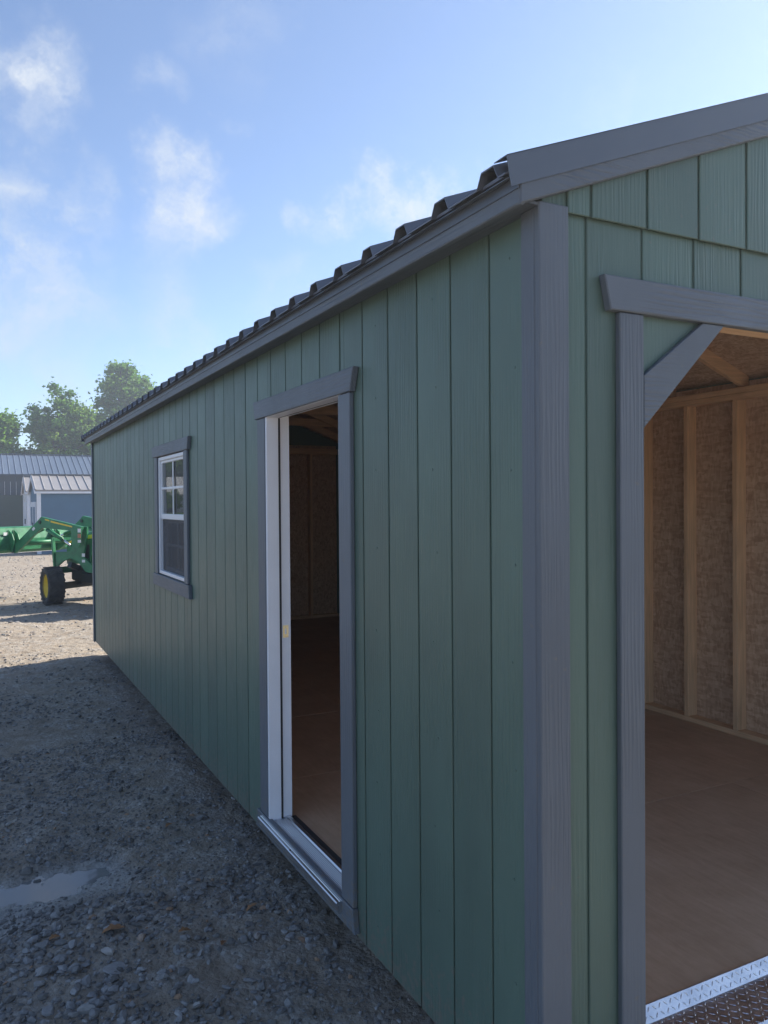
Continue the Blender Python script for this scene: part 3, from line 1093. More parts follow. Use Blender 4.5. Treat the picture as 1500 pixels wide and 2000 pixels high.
# framing inside
FL = 0.085
floor = sp(MB().box(0.02, WD - 0.021, 0.19, L - 0.021, FL - 0.03, FL - 0.012), 'floor', 'floor_board')
yf, row = 0.19, 0
while yf < L - .05:
    y2 = min(yf + 1.219, L - .021)
    cuts = [0.02, 2.44, WD - .021] if row % 2 == 0 else [0.02, 1.22, WD - .021]
    for xa_, xb_ in zip(cuts[:-1], cuts[1:]):
        sp(MB().box(xa_ + .0015, xb_ - .0015, yf + .0015, y2 - .0015, FL - .0115, FL + .0006 * ((row + int(xa_ > .5)) % 2), .0015), 'floor_sheet', 'floor_board', floor)
    yf = y2
    row += 1
SI = WD - 0.0205
frame = sp(MB().box(SI - 0.089, SI - .0005, 0.11, L - 0.11, FL + .001, FL + 0.038, .003), 'bottom_plate', 'pine_y')
sp(MB().box(SI - 0.089, SI - .0005, 0.11, L - 0.11, 2.315, 2.353, .003).box(SI - 0.089, SI - .0005, 0.11, L - 0.11, 2.355, 2.393, .003), 'top_plate', 'pine_y')
stud_me = MB().box(-.0445, .0445, -.019, .019, FL + .039, 2.314, .003).mesh('stud', 'pine_upright', False, (0, 0, GZ))
ys = 1.991 - 0.4064 * 4
while ys < L - .1:
    if ys > 0.15:
        link('stud', stud_me, shed, (SI - .045 - WD / 2, ys - L / 2, 0))
        if not (DOOR[0] - .06 < ys < DOOR[1] + .06 or WIN[0] - .06 < ys < WIN[1] + .06):
            link('stud', stud_me, shed, (0.064 - WD / 2, ys - L / 2, 0))
    ys += 0.4064
for ys in (DOOR[0] - .022, DOOR[1] + .022, WIN[0] - .022, WIN[1] + .022):
    link('stud', stud_me, shed, (0.064 - WD / 2, ys - L / 2, 0))
sp(MB().box(0.0195, 0.108, 0.11, L - 0.11, 2.315, 2.393, .003), 'top_plate', 'pine_y')
rear_me = MB().box(-.019, .019, -.0445, .0445, FL + .039, 2.314, .003).mesh('stud', 'pine_upright', False, (0, 0, GZ))
xs = 0.35
while xs < WD - .2:
    link('stud', rear_me, shed, (xs - WD / 2, L - .0665 - L / 2, 0))
    xs += 0.4064
sp(MB().box(0.11, WD - .12, L - .110, L - .0215, FL + .001, FL + .038, .003), 'bottom_plate', 'pine_x')
sp(MB().box(0.11, WD - .12, L - .110, L - .0215, 2.316, 2.392, .003), 'top_plate', 'pine_x')
# rafters in pairs under the deck
for k in range(15):
    yr = 0.14 + 0.6096 * k if k else 0.06
    if yr > L - .05:
        break
    mb = MB()
    for sgn in (0, 1):
        f_ = (lambda x: x) if sgn == 0 else (lambda x: WD - x)
        mb.prism([(f_(0.0195), ztop(0.0195) - .16), (f_(WD / 2 - .001), ztop(WD / 2) - .165), (f_(WD / 2 - .001), ztop(WD / 2) - .072), (f_(0.0195), ztop(0.0195) - .071)], 1, yr - .019, yr + .019, .003)
    sp(mb, 'rafter', 'pine_x')
    if k % 2 == 0 and k:
        sp(MB().box(0.45, WD - .45, yr + .020, yr + .045, 2.60, 2.69, .003), 'collar_tie', 'pine_x')
# opening framing: front header and jack studs
sp(MB().box(0.11, WD - .11, 0.0135, 0.09, OPZ + .0, 2.39, .003), 'header_beam', 'pine_x')
for f_ in (lambda x: x, lambda x: WD - x):
    sp(MB().box(f_(0.26), f_(0.34), 0.0135, 0.10, 0.0, OPZ - .002, .003), 'jack_stud', 'pine_upright')

# roof: deck, ribbed metal sheets three feet wide, ridge cap, flashings
Y0, Y1 = -0.036, L + 0.04
rd = MB()
XE = EAVE_X - 0.002
rd.prism([(XE + .03, ztop(XE + .03) - .07), (WD / 2, ztop(WD / 2) - .07), (WD - XE - .03, ztop(XE + .03) - .07),
          (WD - XE - .03, ztop(XE + .03) - .046), (WD / 2, ztop(WD / 2) - .046), (XE + .03, ztop(XE + .03) - .046)], 1, Y0 + .02, Y1 - .02)
roof = sp(rd, 'roof', 'strand_board')
RH, RS = 0.036, 0.2286
sl = math.hypot(1, PIT)


def rib_profile(w):
    pts, y = [], 0.0
    pts.append((0.0, 0.0))
    nr = int(round(w / RS))
    for k in range(nr):
        c = k * RS + 0.075
        pts += [(c - .046, 0), (c - .026, RH), (c + .026, RH), (c + .046, 0)]
    pts.append((w, 0.0))
    return pts


def panel_mesh(w, sgn):
    pr = rib_profile(w)
    mb = MB()
    xa, xb = -0.130, WD / 2
    V = []
    for (yy, hh) in pr:
        for (xx) in (xa, xb):
            X = xx if sgn == 0 else WD - xx
            z = 2.49 + PIT * (xx + .11) - RH + hh
            V.append((X, yy, z))
            V.append((X, yy, z - .004))
    F = []
    n = len(pr)
    for i in range(n - 1):
        a, b2 = i * 4, (i + 1) * 4
        F += [(a, a + 2, b2 + 2, b2), (a + 1, b2 + 1, b2 + 3, a + 3), (a, b2, b2 + 1, a + 1), (a + 2, a + 3, b2 + 3, b2 + 2)]
    F += [(0, 1, 3, 2), ((n - 1) * 4, (n - 1) * 4 + 2, (n - 1) * 4 + 3, (n - 1) * 4 + 1)]
    mb.add(V, F)
    return mb.mesh('metal_sheet', 'roof_metal', False, (WD / 2, 0, GZ))


pw = RS * 4
for sgn in (0, 1):
    me = panel_mesh(pw, sgn)
    yy = Y0 + .004
    while yy < Y1 - .02:
        w = min(pw, Y1 - .004 - yy)
        mm = me if abs(w - pw) < 1e-6 else panel_mesh(max(RS, round(w / RS) * RS), sgn)
        link('metal_sheet', mm, roof, (0, yy - L / 2, 0))
        yy += pw + .0005
rc = MB().prism([(WD / 2 - .15, ztop(WD / 2 - .15) + .003), (WD / 2, ztop(WD / 2) + .003), (WD / 2 + .15, ztop(WD / 2 + .15) + .003),
                 (WD / 2 + .15, ztop(WD / 2 + .15) + .006), (WD / 2, ztop(WD / 2) + .008), (WD / 2 - .15, ztop(WD / 2 - .15) + .006)], 1, Y0 - .01, Y1 + .01)
sp(rc, 'ridge_cap', 'flashing_metal', roof)
# rake boards and metal rake flashing at both ends, eave boards and drip edges along both sides
for (ya, yb, yc) in ((-0.040, -0.0165, -0.0445), (L + 0.040, L + 0.002, L + 0.0445)):
    for sgn in (0, 1):
        f_ = (lambda x: x) if sgn == 0 else (lambda x: WD - x)
        h = WD / 2 - .0005
        mb = MB().prism([(f_(-0.088), ztop(-0.088) - .121), (f_(h), ztop(h) - .121), (f_(h), ztop(h) - .03), (f_(-0.088), ztop(-0.088) - .03)], 1, ya, yb, .003)
        sp(mb, 'rake_board', 'trim_paint_x', roof)
        mb = MB().prism([(f_(-0.118), ztop(-0.118) - .075), (f_(h), ztop(h) - .075), (f_(h), ztop(h) + .003), (f_(-0.132), ztop(-0.132) + .003)], 1, yc, ya + (-.0005 if ya < 0 else .0005))
        yin = ya + .05 if ya < 0 else ya - .05
        mb.prism([(f_(-0.132), ztop(-0.132) + .001), (f_(h), ztop(h) + .001), (f_(h), ztop(h) + .0035), (f_(-0.132), ztop(-0.132) + .0035)], 1, yc, yin)
        sp(mb, 'rake_flashing', 'flashing_metal', roof)
for sgn in (0, 1):
    f_ = (lambda x: x) if sgn == 0 else (lambda x: WD - x)
    sp(MB().box(f_(EAVE_X), f_(EAVE_X + .018), Y0 + .001, Y1 - .001, 2.378, 2.446, .003), 'eave_board', 'trim_paint_y', roof)
    sp(MB().prism([(f_(EAVE_X - .022), 2.4485), (f_(EAVE_X - .022), ztop(EAVE_X - .022) - .0325), (f_(EAVE_X + .03), ztop(EAVE_X + .03) - .0445), (f_(EAVE_X + .03), 2.4485)], 1, Y0 + .001, Y1 - .001), 'closure_strip', 'roof_metal', roof)
    sp(MB().box(f_(EAVE_X + .0185), f_(-0.001 if sgn == 0 else -.001), Y0 + .02, Y1 - .02, 2.392, 2.40), 'soffit', 'trim_paint_y', roof)
    sp(MB().prism([(f_(EAVE_X - .001), 2.415), (f_(EAVE_X - .001), 2.4475), (f_(EAVE_X - .026), 2.440), (f_(EAVE_X - .026), 2.4375), (f_(EAVE_X - .004), 2.4435), (f_(EAVE_X - .004), 2.415)], 1, Y0, Y1), 'drip_edge', 'flashing_metal', roof)

# corner boards
for (cx, sg) in ((0.0, -1), (WD, 1)):
    sp(MB().box(cx + sg * .018, cx - sg * .078, -0.0200, -0.0010, -0.004, 2.403, .003), 'corner_board', 'trim_paint_upright')
    sp(MB().box(cx + sg * .018, cx + sg * .0005, -0.0005, 0.056, -0.004, 2.392, .003), 'corner_board', 'trim_paint_upright')
    sp(MB().box(cx + sg * .018, cx + sg * .0005, L - .055, L + .0005, -0.004, 2.392, .003), 'corner_board', 'trim_paint_upright')
    sp(MB().box(cx + sg * .018, cx - sg * .078, L + .001, L + .020, -0.004, 2.392, .003), 'corner_board', 'trim_paint_upright')

# big front opening: posts, flared header, braces, tread-plate sill
op = sp(MB().box(0.250, 0.3365, -0.0205, -0.0008, -0.004, 2.153, .003), 'opening_frame', 'trim_paint_upright')
sp(MB().box(WD - .250, WD - 0.3365, -0.0205, -0.0008, -0.004, 2.153, .003), 'post', 'trim_paint_upright', op)
sp(MB().prism([(0.213, 2.1545), (WD - .213, 2.1545), (WD - .192, 2.245), (0.192, 2.245)], 1, -0.027, -0.0008, .003), 'header', 'trim_paint_x', op)
for f_ in (lambda x: x, lambda x: WD - x):
    sp(MB().prism([(f_(.337), 1.990), (f_(.337), 1.848), (f_(.652), 2.1535), (f_(.565), 2.1535)], 1, -0.019, -0.0012, .002), 'brace', 'trim_paint_x', op)
tp = MB()
tp.prism([(-0.006, -0.02), (-0.006, 0.046), (0.004, 0.058), (0.158, 0.058), (0.188, 0.094), (0.192, 0.094), (0.192, 0.088), (0.162, 0.050), (0.004, 0.050), (0.004, -0.02)], 0, 0.345, WD - .345)
sill = sp(tp, 'tread_plate_sill', 'diamond_metal', op)
lug = MB()


def lug_at(c, u_, v_, nrm, ln, wd, ht):
    c, u_, v_, nrm = Vector(c), Vector(u_), Vector(v_), Vector(nrm)
    V = [c - u_ * ln, c - v_ * wd, c + u_ * ln, c + v_ * wd, c + nrm * ht - u_ * ln * .45, c + nrm * ht + u_ * ln * .45]
    lug.add(V, [(0, 1, 4), (1, 5, 4), (1, 2, 5), (2, 3, 5), (3, 4, 5), (3, 0, 4)])


s2 = math.sqrt(.5)
k = 0
xx = 0.36
while xx < WD - .36:
    for j in range(7):
        yy = 0.008 + j * 0.0235
        a = (s2, s2, 0) if (k + j) % 2 else (s2, -s2, 0)
        b_ = (-s2, s2, 0) if (k + j) % 2 else (s2, s2, 0)
        if yy < .155:
            lug_at((xx, yy, 0.0579), a, b_, (0, 0, 1), .0115, .0032, .0019)
    ud = Vector((0, .030, .036)).normalized()
    nn = Vector((0, -.036, .030)).normalized()
    for j in range(2):
        cpt = Vector((xx, .158, .058)) + ud * (.013 + .021 * j) + nn * -.0001
        a = (Vector((1, 0, 0)) + ud * (1 if (k + j) % 2 else -1)).normalized()
        lug_at(cpt, a, a.cross(nn), nn, .0105, .003, .0017)
    xx += 0.0235
    k += 1
sp(lug, 'tread_pattern', 'diamond_metal', sill)['kind'] = 'stuff'

# entry door frame in the side wall
DY0, DY1, DZ0, DZ1 = 1.217, 2.076, 0.098, 2.068
jm = MB()
jm.box(-0.016, 0.045, DY1, DY1 + .019, DZ0, DZ1 + .019, .002)
jm.box(0.0455, 0.105, DY1 + .011, DY1 + .019, DZ0, DZ1 + .019, .001)
jm.box(-0.016, 0.045, DY0 - .019, DY0, DZ0, DZ1 + .019, .002)
jm.box(0.0455, 0.105, DY0 - .019, DY0 - .011, DZ0, DZ1 + .019, .001)
jm.box(-0.016, 0.045, DY0 + .0005, DY1 - .0005, DZ1, DZ1 + .0185, .002)
jm.box(0.0455, 0.105, DY0 - .010, DY1 + .010, DZ1 + .011, DZ1 + .0185, .001)
door = sp(jm, 'door_frame', 'white_paint')
sp(MB().box(0.0455, 0.056, DY1 + .001, DY1 + .0105, DZ0, DZ1, .002), 'weather_strip', 'black_rubber', door)
sp(MB().box(0.0455, 0.056, DY0 - .0105, DY0 - .001, DZ0, DZ1, .002), 'weather_strip', 'black_rubber', door)
sp(MB().box(0.0455, 0.056, DY0 + .002, DY1 - .002, DZ1 + .001, DZ1 + .0105, .002), 'weather_strip', 'black_rubber', door)
spz = 1.02
st = MB()
for (a, b_, c_, d_) in cut_rects(0.064, 0.092, spz - .030, spz + .030, [(0.073, 0.083, spz - .014, spz + .014)]):
    st.box(a, b_, DY1 + .0085, DY1 + .0109, c_, d_)
sp(st, 'strike_plate', 'brass', door)
for dz in (-.022, .022):
    sp(MB().lathe([(0, 0), (.0035, 0), (.003, -.0012), (0, -.0016)], 10, 'y', (0.078, DY1 + .0084, spz + dz)), 'screw', 'brass', door)
# aluminium threshold with ribs, nosing out over the bottom trim
th = MB()
prof = [(-0.050, 0.088), (-0.050, 0.097), (-0.046, 0.101)]
x_ = -0.036
while x_ < 0.062:
    prof += [(x_, 0.1015), (x_ + .0022, 0.1045), (x_ + .0042, 0.1045), (x_ + .0062, 0.1015)]
    x_ += 0.0078
prof += [(0.068, 0.102), (0.074, 0.109), (0.092, 0.109), (0.092, 0.060), (-0.040, 0.060), (-0.040, 0.088)]
th.prism(prof, 1, DY0 - .018, DY1 + .085)
sp(th, 'threshold', 'aluminium', door)
sp(MB().box(0.0925, 0.125, DY0 - .01, DY1 + .01, 0.04, 0.104, .004), 'sill_seal', 'black_rubber', door)
for (yy, zz) in ((1.72, .0925),):
    sp(MB().lathe([(0, 0), (.004, 0), (.003, -.002), (0, -.003)], 10, 'y', (-0.045, yy, .1035)), 'screw', 'dark_iron', door)
for name, mb, mat in (('side_trim', MB().box(-.020, -.0006, 1.108, DY0 - .001, .112, 2.0685, .003), 'trim_paint_upright'),
                      ('side_trim', MB().box(-.020, -.0006, DY1 + .0195, 2.205, .112, 2.0685, .003), 'trim_paint_upright'),
                      ('header_trim', MB().prism([(1.092, 2.070), (2.226, 2.070), (2.248, 2.158), (1.062, 2.158)], 0, -.027, -.0006, .003), 'trim_paint_y'),
                      ('bottom_trim', MB().prism([(1.088, 0.022), (2.262, 0.022), (2.240, 0.0875), (2.240, 0.111), (1.102, 0.111), (1.102, 0.0875)], 0, -.0265, -.0006, .003), 'trim_paint_y')):
    sp(mb, name, mat, door)

# window: white vinyl single-hung with grilles, grey trim
WY0, WY1, WZ0, WZ1 = 3.800, 4.655, 1.118, 2.010
wf_ = MB()
for (a, b_, c_, d_) in cut_rects(WY0, WY1, WZ0, WZ1, [(WY0 + .024, WY1 - .024, WZ0 + .026, WZ1 - .026)]):
    wf_.box(-0.010, 0.070, a, b_, c_, d_, .003)
win = sp(wf_, 'window', 'white_vinyl')
ZM = 1.560
GY0, GY1 = WY0 + .0245, WY1 - .0245
us_ = MB()
for (a, b_, c_, d_) in cut_rects(GY0, GY1, ZM - .022, WZ1 - .0265, [(GY0 + .018, GY1 - .018, ZM + .018, WZ1 - .046)]):
    us_.box(0.004, 0.034, a, b_, c_, d_, .003)
sp(us_, 'upper_sash', 'white_vinyl', win)
ls_ = MB()
for (a, b_, c_, d_) in cut_rects(GY0, GY1, WZ0 + .0265, ZM - .0225, [(GY0 + .022, GY1 - .022, WZ0 + .056, ZM - .05)]):
    ls_.box(0.037, 0.066, a, b_, c_, d_, .003)
sp(ls_, 'lower_sash', 'white_vinyl', win)
# panes: the upper one leans out by half a degree, as old fitted sashes do
pm_ = MB().box(-.002, .002, GY0 + .014, GY1 - .014, -(WZ1 - .046 - ZM - .018) / 2 - .004, (WZ1 - .046 - ZM - .018) / 2 + .004)
pane = pm_.obj('pane', 'window_glass', win, False, (0, L / 2, 0), (0.019 - WD / 2, 0, (ZM + .018 + WZ1 - .046) / 2 - GZ))
pane.rotation_euler = (0, R(-0.55), 0)
sp(MB().box(0.050, 0.054, GY0 + .019, GY1 - .019, WZ0 + .052, ZM - .046), 'pane', 'window_glass', win)
ym = (WY0 + WY1) / 2
zu = (ZM + .018 + WZ1 - .046) / 2
zl = (WZ0 + .056 + ZM - .05) / 2
sp(MB().box(0.005, 0.013, ym - .009, ym + .009, ZM + .018, WZ1 - .046, .002), 'glazing_bar', 'white_vinyl', win)
sp(MB().box(0.005, 0.0125, GY0 + .018, ym - .0095, zu - .009, zu + .009, .002).box(0.005, 0.0125, ym + .0095, GY1 - .018, zu - .009, zu + .009, .002), 'glazing_bar', 'white_vinyl', win)
sp(MB().box(0.038, 0.0455, ym - .010, ym + .010, WZ0 + .056, ZM - .05, .002), 'glazing_bar', 'white_vinyl', win)
sp(MB().box(0.038, 0.0455, GY0 + .022, ym - .0105, zl - .010, zl + .010, .002).box(0.038, 0.0455, ym + .0105, GY1 - .022, zl - .010, zl + .010, .002), 'glazing_bar', 'white_vinyl', win)
sp(MB().box(0.016, 0.0164, GY0 + .002, GY1 - .002, WZ0 + .027, ZM - .024), 'insect_screen', 'insect_mesh', win)
for name, mb, mat in (('side_trim', MB().box(-.020, -.0006, 3.700, 3.792, 1.1125, 2.0145, .003), 'trim_paint_upright'),
                      ('side_trim', MB().box(-.020, -.0006, 4.663, 4.755, 1.1125, 2.0145, .003), 'trim_paint_upright'),
                      ('header_trim', MB().prism([(3.655, 2.0155), (4.800, 2.0155), (4.825, 2.100), (3.630, 2.100)], 0, -.027, -.0006, .003), 'trim_paint_y'),
                      ('bottom_trim', MB().prism([(3.635, 1.020), (4.830, 1.020), (4.812, 1.1115), (3.652, 1.1115)], 0, -.0265, -.0006, .003), 'trim_paint_y')):
    sp(mb, name, mat, win)

# skids and rim under the floor
for xk in (0.30, 1.25, 2.05, 3.0):
    sp(MB().box(xk - .07, xk + .07, 0.10, L - .10, GZ - .03, -0.09, .006), 'skid', 'skid_wood')
jo = MB()
k = 0
sp(MB().box(0.13, 0.168, 0.16, L - .16, -0.089, FL - .031), 'rim_joist', 'skid_wood')
sp(MB().box(WD - .168, WD - .13, 0.16, L - .16, -0.089, FL - .031), 'rim_joist', 'skid_wood')
sp(MB().box(0.17, WD - .17, 0.16, 0.198, -0.089, .045), 'rim_joist', 'skid_wood')
sp(MB().box(0.17, WD - .17, L - .198, L - .16, -0.089, FL - .031), 'rim_joist', 'skid_wood')

# ------------------------------------------------------------------ tractor with front loader
TH = R(124)
TR = thing('tractor', 'green farm tractor with front loader and yellow wheels on the gravel', 'tractor', (0.497, 14.56, GZ), TH)


def both(fn):
    for s_ in (1, -1):
        fn(s_)


def wheel(name, x, y, r_, w, steer, nl, rimr):
    e = link(name, None, TR, (x, y, r_))
    e.rotation_euler = (0, 0, steer)
    sg = 1 if y > 0 else -1
    t_ = MB()
    hw = w / 2
    t_.lathe([(rimr, -hw * .72), (rimr + .04, -hw * .92), (r_ * .78, -hw), (r_ * .90, -hw * .94), (r_ * .945, -hw * .75), (r_ * .955, 0),
              (r_ * .945, hw * .75), (r_ * .90, hw * .94), (r_ * .78, hw), (rimr + .04, hw * .92), (rimr, hw * .72)], 40)
    for i in range(nl):
        for s_ in (1, -1):
            a0 = 2 * math.pi * (i + (0.5 if s_ > 0 else 0)) / nl
            da = 2 * math.pi / nl
            V = []
            for (f, yy) in ((0, 0.0), (1, 1.0)):
                for (dr) in (r_ * .93, r_ * (1.0 if f == 0 else .985)):
                    for hwid in (-.16, .16):
                        an = a0 + da * (f * .85 + hwid)
                        yl = s_ * (0.02 * hw + yy * hw * .93)
                        V.append((math.cos(an) * dr, yl, math.sin(an) * dr))
            t_.add(V, [(0, 1, 3, 2), (4, 6, 7, 5), (0, 4, 5, 1), (2, 3, 7, 6), (0, 2, 6, 4), (1, 5, 7, 3)])
    t_.obj('tyre', 'tyre_rubber', e)
    rm = MB()
    o_ = sg * hw
    rm.lathe([(rimr + .012, o_ * .80), (rimr + .012, o_ * .70), (rimr - .02, o_ * .62), (rimr - .03, o_ * .1), (rimr * .62, o_ * .05), (rimr * .5, o_ * .22), (0.0, o_ * .22)], 32)
    rm.lathe([(rimr + .012, -o_ * .80), (rimr + .012, -o_ * .70), (rimr - .02, -o_ * .62), (rimr - .03, o_ * .1)], 32)
    for k_ in range(6):
        an = k_ * math.pi / 3
        rm.lathe([(0.011, o_ * .22), (0.011, o_ * .22 + sg * .014), (0, o_ * .22 + sg * .014)], 6, 'y', (math.cos(an) * rimr * .38, 0, math.sin(an) * rimr * .38))
    rm.obj('rim', 'tractor_yellow', e, True)
    return e


STEER = R(-24)
both(lambda s_: wheel('front_wheel', 0.0, s_ * .62, 0.36, 0.30, STEER, 20, 0.215))
both(lambda s_: wheel('rear_wheel', -1.86, s_ * .66, 0.58, 0.38, 0, 22, 0.32))


def tpart(mb, name, mat, parent=None, smooth=False):
    return mb.obj(name, mat, parent or TR, smooth)


axm = MB().obox((0, -.50, .34), (0, .50, .34), .10, .12)
axm.lathe([(0, .40), (.075, .40), (.085, .44), (.085, .52), (.06, .56), (0, .56)], 16, 'y', (0, 0, .36))
axm.lathe([(0, -.40), (.075, -.40), (.085, -.44), (.085, -.52), (.06, -.56), (0, -.56)], 16, 'y', (0, 0, .36))
axm.obox((0.02, 0, .40), (-.5, 0, .45), .20, .16)
tpart(axm, 'front_axle', 'dark_iron')
tpart(MB().box(-1.85, .05, -.17, .17, .42, .68, .03).box(-1.0, -.25, -.22, .22, .36, .60, .04).box(-1.95, -1.3, -.25, .25, .42, .80, .05), 'chassis', 'dark_iron')
tpart(MB().obox((-1.86, -.60, .58), (-1.86, .60, .58), .16, .16), 'rear_axle', 'tractor_green')
# hood: swept cross sections
hs = [(.10, .20, .78, 1.12), (.05, .255, .74, 1.225), (-.12, .28, .74, 1.29), (-.45, .295, .76, 1.36), (-.80, .305, .78, 1.405), (-1.05, .31, .80, 1.42)]
hm = MB()
ring = 14
for (x, w, zb, zt) in hs:
    for k in range(ring):
        a = math.pi * k / (ring - 1)
        cy, cz = math.cos(a), max(0.0, math.sin(a))
        yy = w * (abs(cy) ** .45) * (1 if cy >= 0 else -1)
        zz = zb + (zt - zb) * cz ** .42
        hm.v.append((x, yy, zz))
for i in range(len(hs) - 1):
    for k in range(ring - 1):
        hm.f.append((i * ring + k, i * ring + k + 1, (i + 1) * ring + k + 1, (i + 1) * ring + k))
hm.f.append(tuple(range(ring)))
hm.f.append(tuple((len(hs) - 1) * ring + k for k in range(ring)))
hood = tpart(hm, 'hood', 'tractor_green', None, True)
hood.data.set_sharp_from_angle(angle=R(40))


def stripe(s_):
    sm = MB()
    pts = [(.02, .272, 1.115, .035), (-.12, .289, 1.165, .045), (-.45, .3035, 1.235, .065), (-.80, .3125, 1.285, .075), (-1.04, .316, 1.305, .08)]
    V = []
    for x, y, z, h in pts:
        V += [(x, s_ * y, z - h / 2), (x, s_ * (y - .001), z + h / 2), (x, s_ * (y - .02), z + h / 2), (x, s_ * (y - .02), z - h / 2)]
    F = []
    for i in range(len(pts) - 1):
        for k in range(4):
            F.append((i * 4 + k, i * 4 + (k + 1) % 4, i * 4 + 4 + (k + 1) % 4, i * 4 + 4 + k))
    F += [(0, 1, 2, 3), tuple((len(pts) - 1) * 4 + k for k in range(4))]
    sm.add(V, F)
    tpart(sm, 'stripe', 'tractor_yellow', hood)
    tpart(MB().box(-.62, -.32, s_ * .28, s_ * .3005, .86, 1.12, .01), 'side_grille', 'dark_iron', hood)
    tpart(MB().box(.075, .105, s_ * .07, s_ * .19, .98, 1.07, .01), 'headlight', 'decal_white', hood)


both(stripe)
tpart(MB().box(.06, .104, -.16, .16, .80, .96, .01), 'grille', 'dark_iron', hood)


def arm_side(s_):
    y0, y1 = s_ * .455, s_ * .515
    # mast: upright post and wide mounting plate
    mp_ = MB().prism([(-.43, 1.40), (-.56, 1.46), (-.70, 1.45), (-.70, 1.32), (-.60, .90), (-.86, .72), (-.90, .60), (-.66, .62), (-.45, .80), (-.25, .86), (-.05, .80), (.10, .70),
                      (.155, .73), (.14, .97), (-.22, .985), (-.34, 1.06)], 1, s_ * .385, s_ * .425, .004)
    mast = tpart(mp_, 'loader_mast', 'tractor_green')
    tpart(MB().prism([(-.43, 1.40), (-.56, 1.46), (-.70, 1.45), (-.70, 1.32), (-.64, 1.08), (-.46, 1.08)], 1, s_ * .54, s_ * .56, .003), 'mast_cheek', 'tractor_green', mast)
    tpart(MB().obox((-.2, s_ * .20, .66), (-.2, s_ * .40, .74), .10, .10), 'mount', 'dark_iron', mast)
    for (zz, hh) in ((1.385, .07), (1.19, .05), (.93, .06), (.82, .05)):
        xb = -.655 if zz > 1 else -.60
        tpart(MB().box(xb - .045, xb + .035, s_ * (.5605 if zz > 1.1 else .4255), s_ * (.563 if zz > 1.1 else .428), zz - hh / 2, zz + hh / 2), 'warning_label', 'decal_white', mast)
    tpart(MB().box(-.70, -.62, s_ * .5605, s_ * .563, 1.25, 1.325), 'warning_label', 'decal_red', mast)
    # boom: back section to the knee, front section down to the bucket
    bm = MB().prism([(-.66, 1.455), (.43, 1.632), (.47, 1.61), (.52, 1.565), (1.20, 1.095), (1.30, 1.00), (1.30, .935), (1.20, .925), (1.07, .985), (.62, 1.30), (.40, 1.42), (.30, 1.415), (-.45, 1.375), (-.66, 1.36)], 1, y0, y1, .006)
    arm = tpart(bm, 'loader_arm', 'tractor_green')
    tpart(MB().prism([(-.42, 1.437), (.16, 1.528), (.16, 1.560), (-.42, 1.463)], 1, s_ * .5152, s_ * .517), 'stripe', 'tractor_yellow', arm)
    tpart(MB().prism([(.20, 1.548), (.32, 1.568), (.32, 1.593), (.20, 1.573)], 1, s_ * .5152, s_ * .517), 'stripe', 'tractor_yellow', arm)
    tpart(MB().prism([(.60, 1.405), (.66, 1.36), (.69, 1.40), (.63, 1.445)], 1, s_ * .5152, s_ * .517), 'warning_label', 'decal_white', arm)
    tpart(MB().lathe([(0, s_ * .44), (.035, s_ * .44), (.035, s_ * .53), (0, s_ * .53)], 12, 'y', (.46, 0, 1.53)), 'pivot_pin', 'dark_iron', arm)
    tpart(MB().lathe([(0, s_ * .43), (.045, s_ * .43), (.045, s_ * .54), (0, s_ * .54)], 12, 'y', (1.25, 0, .975)), 'pivot_pin', 'dark_iron', arm)
    cy_ = tpart(MB().tube([(.30, s_ * .485, 1.39), (-.12, s_ * .485, 1.215)], .036, 12), 'lift_cylinder', 'tractor_green', None, True)
    tpart(MB().tube([(-.12, s_ * .485, 1.215), (-.34, s_ * .485, 1.10)], .020, 10), 'piston_rod', 'chrome_rod', cy_, True)
    # bucket tilt cylinder
    cy2 = tpart(MB().tube([(.50, s_ * .40, 1.40), (.90, s_ * .40, 1.27)], .033, 12), 'tilt_cylinder', 'tractor_green', None, True)
    tpart(MB().tube([(.90, s_ * .40, 1.27), (1.24, s_ * .40, 1.16)], .019, 10), 'piston_rod', 'chrome_rod', cy2, True)


both(arm_side)
tpart(MB().tube([(1.0, -.45, 1.13), (1.0, .45, 1.13)], .04, 12), 'torque_tube', 'tractor_green', None, True)
# front guard bars
gu = MB()
gu.obox((.17, .41, .60), (.24, .41, 1.24), .04, .06, (0, 1, 0)).obox((.17, -.41, .60), (.24, -.41, 1.24), .04, .06, (0, 1, 0))
gu.obox((.23, -.41, 1.20), (.23, .41, 1.20), .04, .05).obox((.20, -.41, .86), (.20, .41, .86), .03, .05).obox((.17, -.42, .62), (.17, .42, .62), .05, .12)
tpart(gu, 'front_guard', 'tractor_green')
# bucket seen from behind
bkm = MB()
outer = [(1.36, 1.41), (1.30, 1.20), (1.30, 1.00), (1.36, .93), (1.90, .90), (1.90, .915), (1.375, .945), (1.318, 1.01), (1.318, 1.195), (1.376, 1.40), (1.50, 1.425), (1.50, 1.435), (1.36, 1.42)]
bkm.prism(outer, 1, -.93, .93)
for s_ in (1, -1):
    bkm.prism([(1.36, 1.41), (1.30, 1.20), (1.30, 1.00), (1.36, .93), (1.90, .90), (1.50, 1.43)], 1, s_ * .931, s_ * .945)
bucket = tpart(bkm, 'bucket', 'tractor_green')
tpart(MB().box(1.285, 1.30, -.80, .80, 1.08, 1.105).box(1.27, 1.30, -.85, .85, .985, 1.01), 'stiffener', 'tractor_green', bucket)
tpart(MB().box(1.88, 1.96, -.94, .94, .885, .8995), 'cutting_edge', 'chrome_rod', bucket)
for s_ in (1, -1):
    for dy in (-.06, .06):
        tpart(MB().prism([(1.34, 1.38), (1.22, 1.30), (1.17, 1.18), (1.20, .96), (1.30, .95), (1.30, 1.22)], 1, s_ * .485 + dy - .008, s_ * .485 + dy + .008), 'bracket', 'tractor_green', bucket)
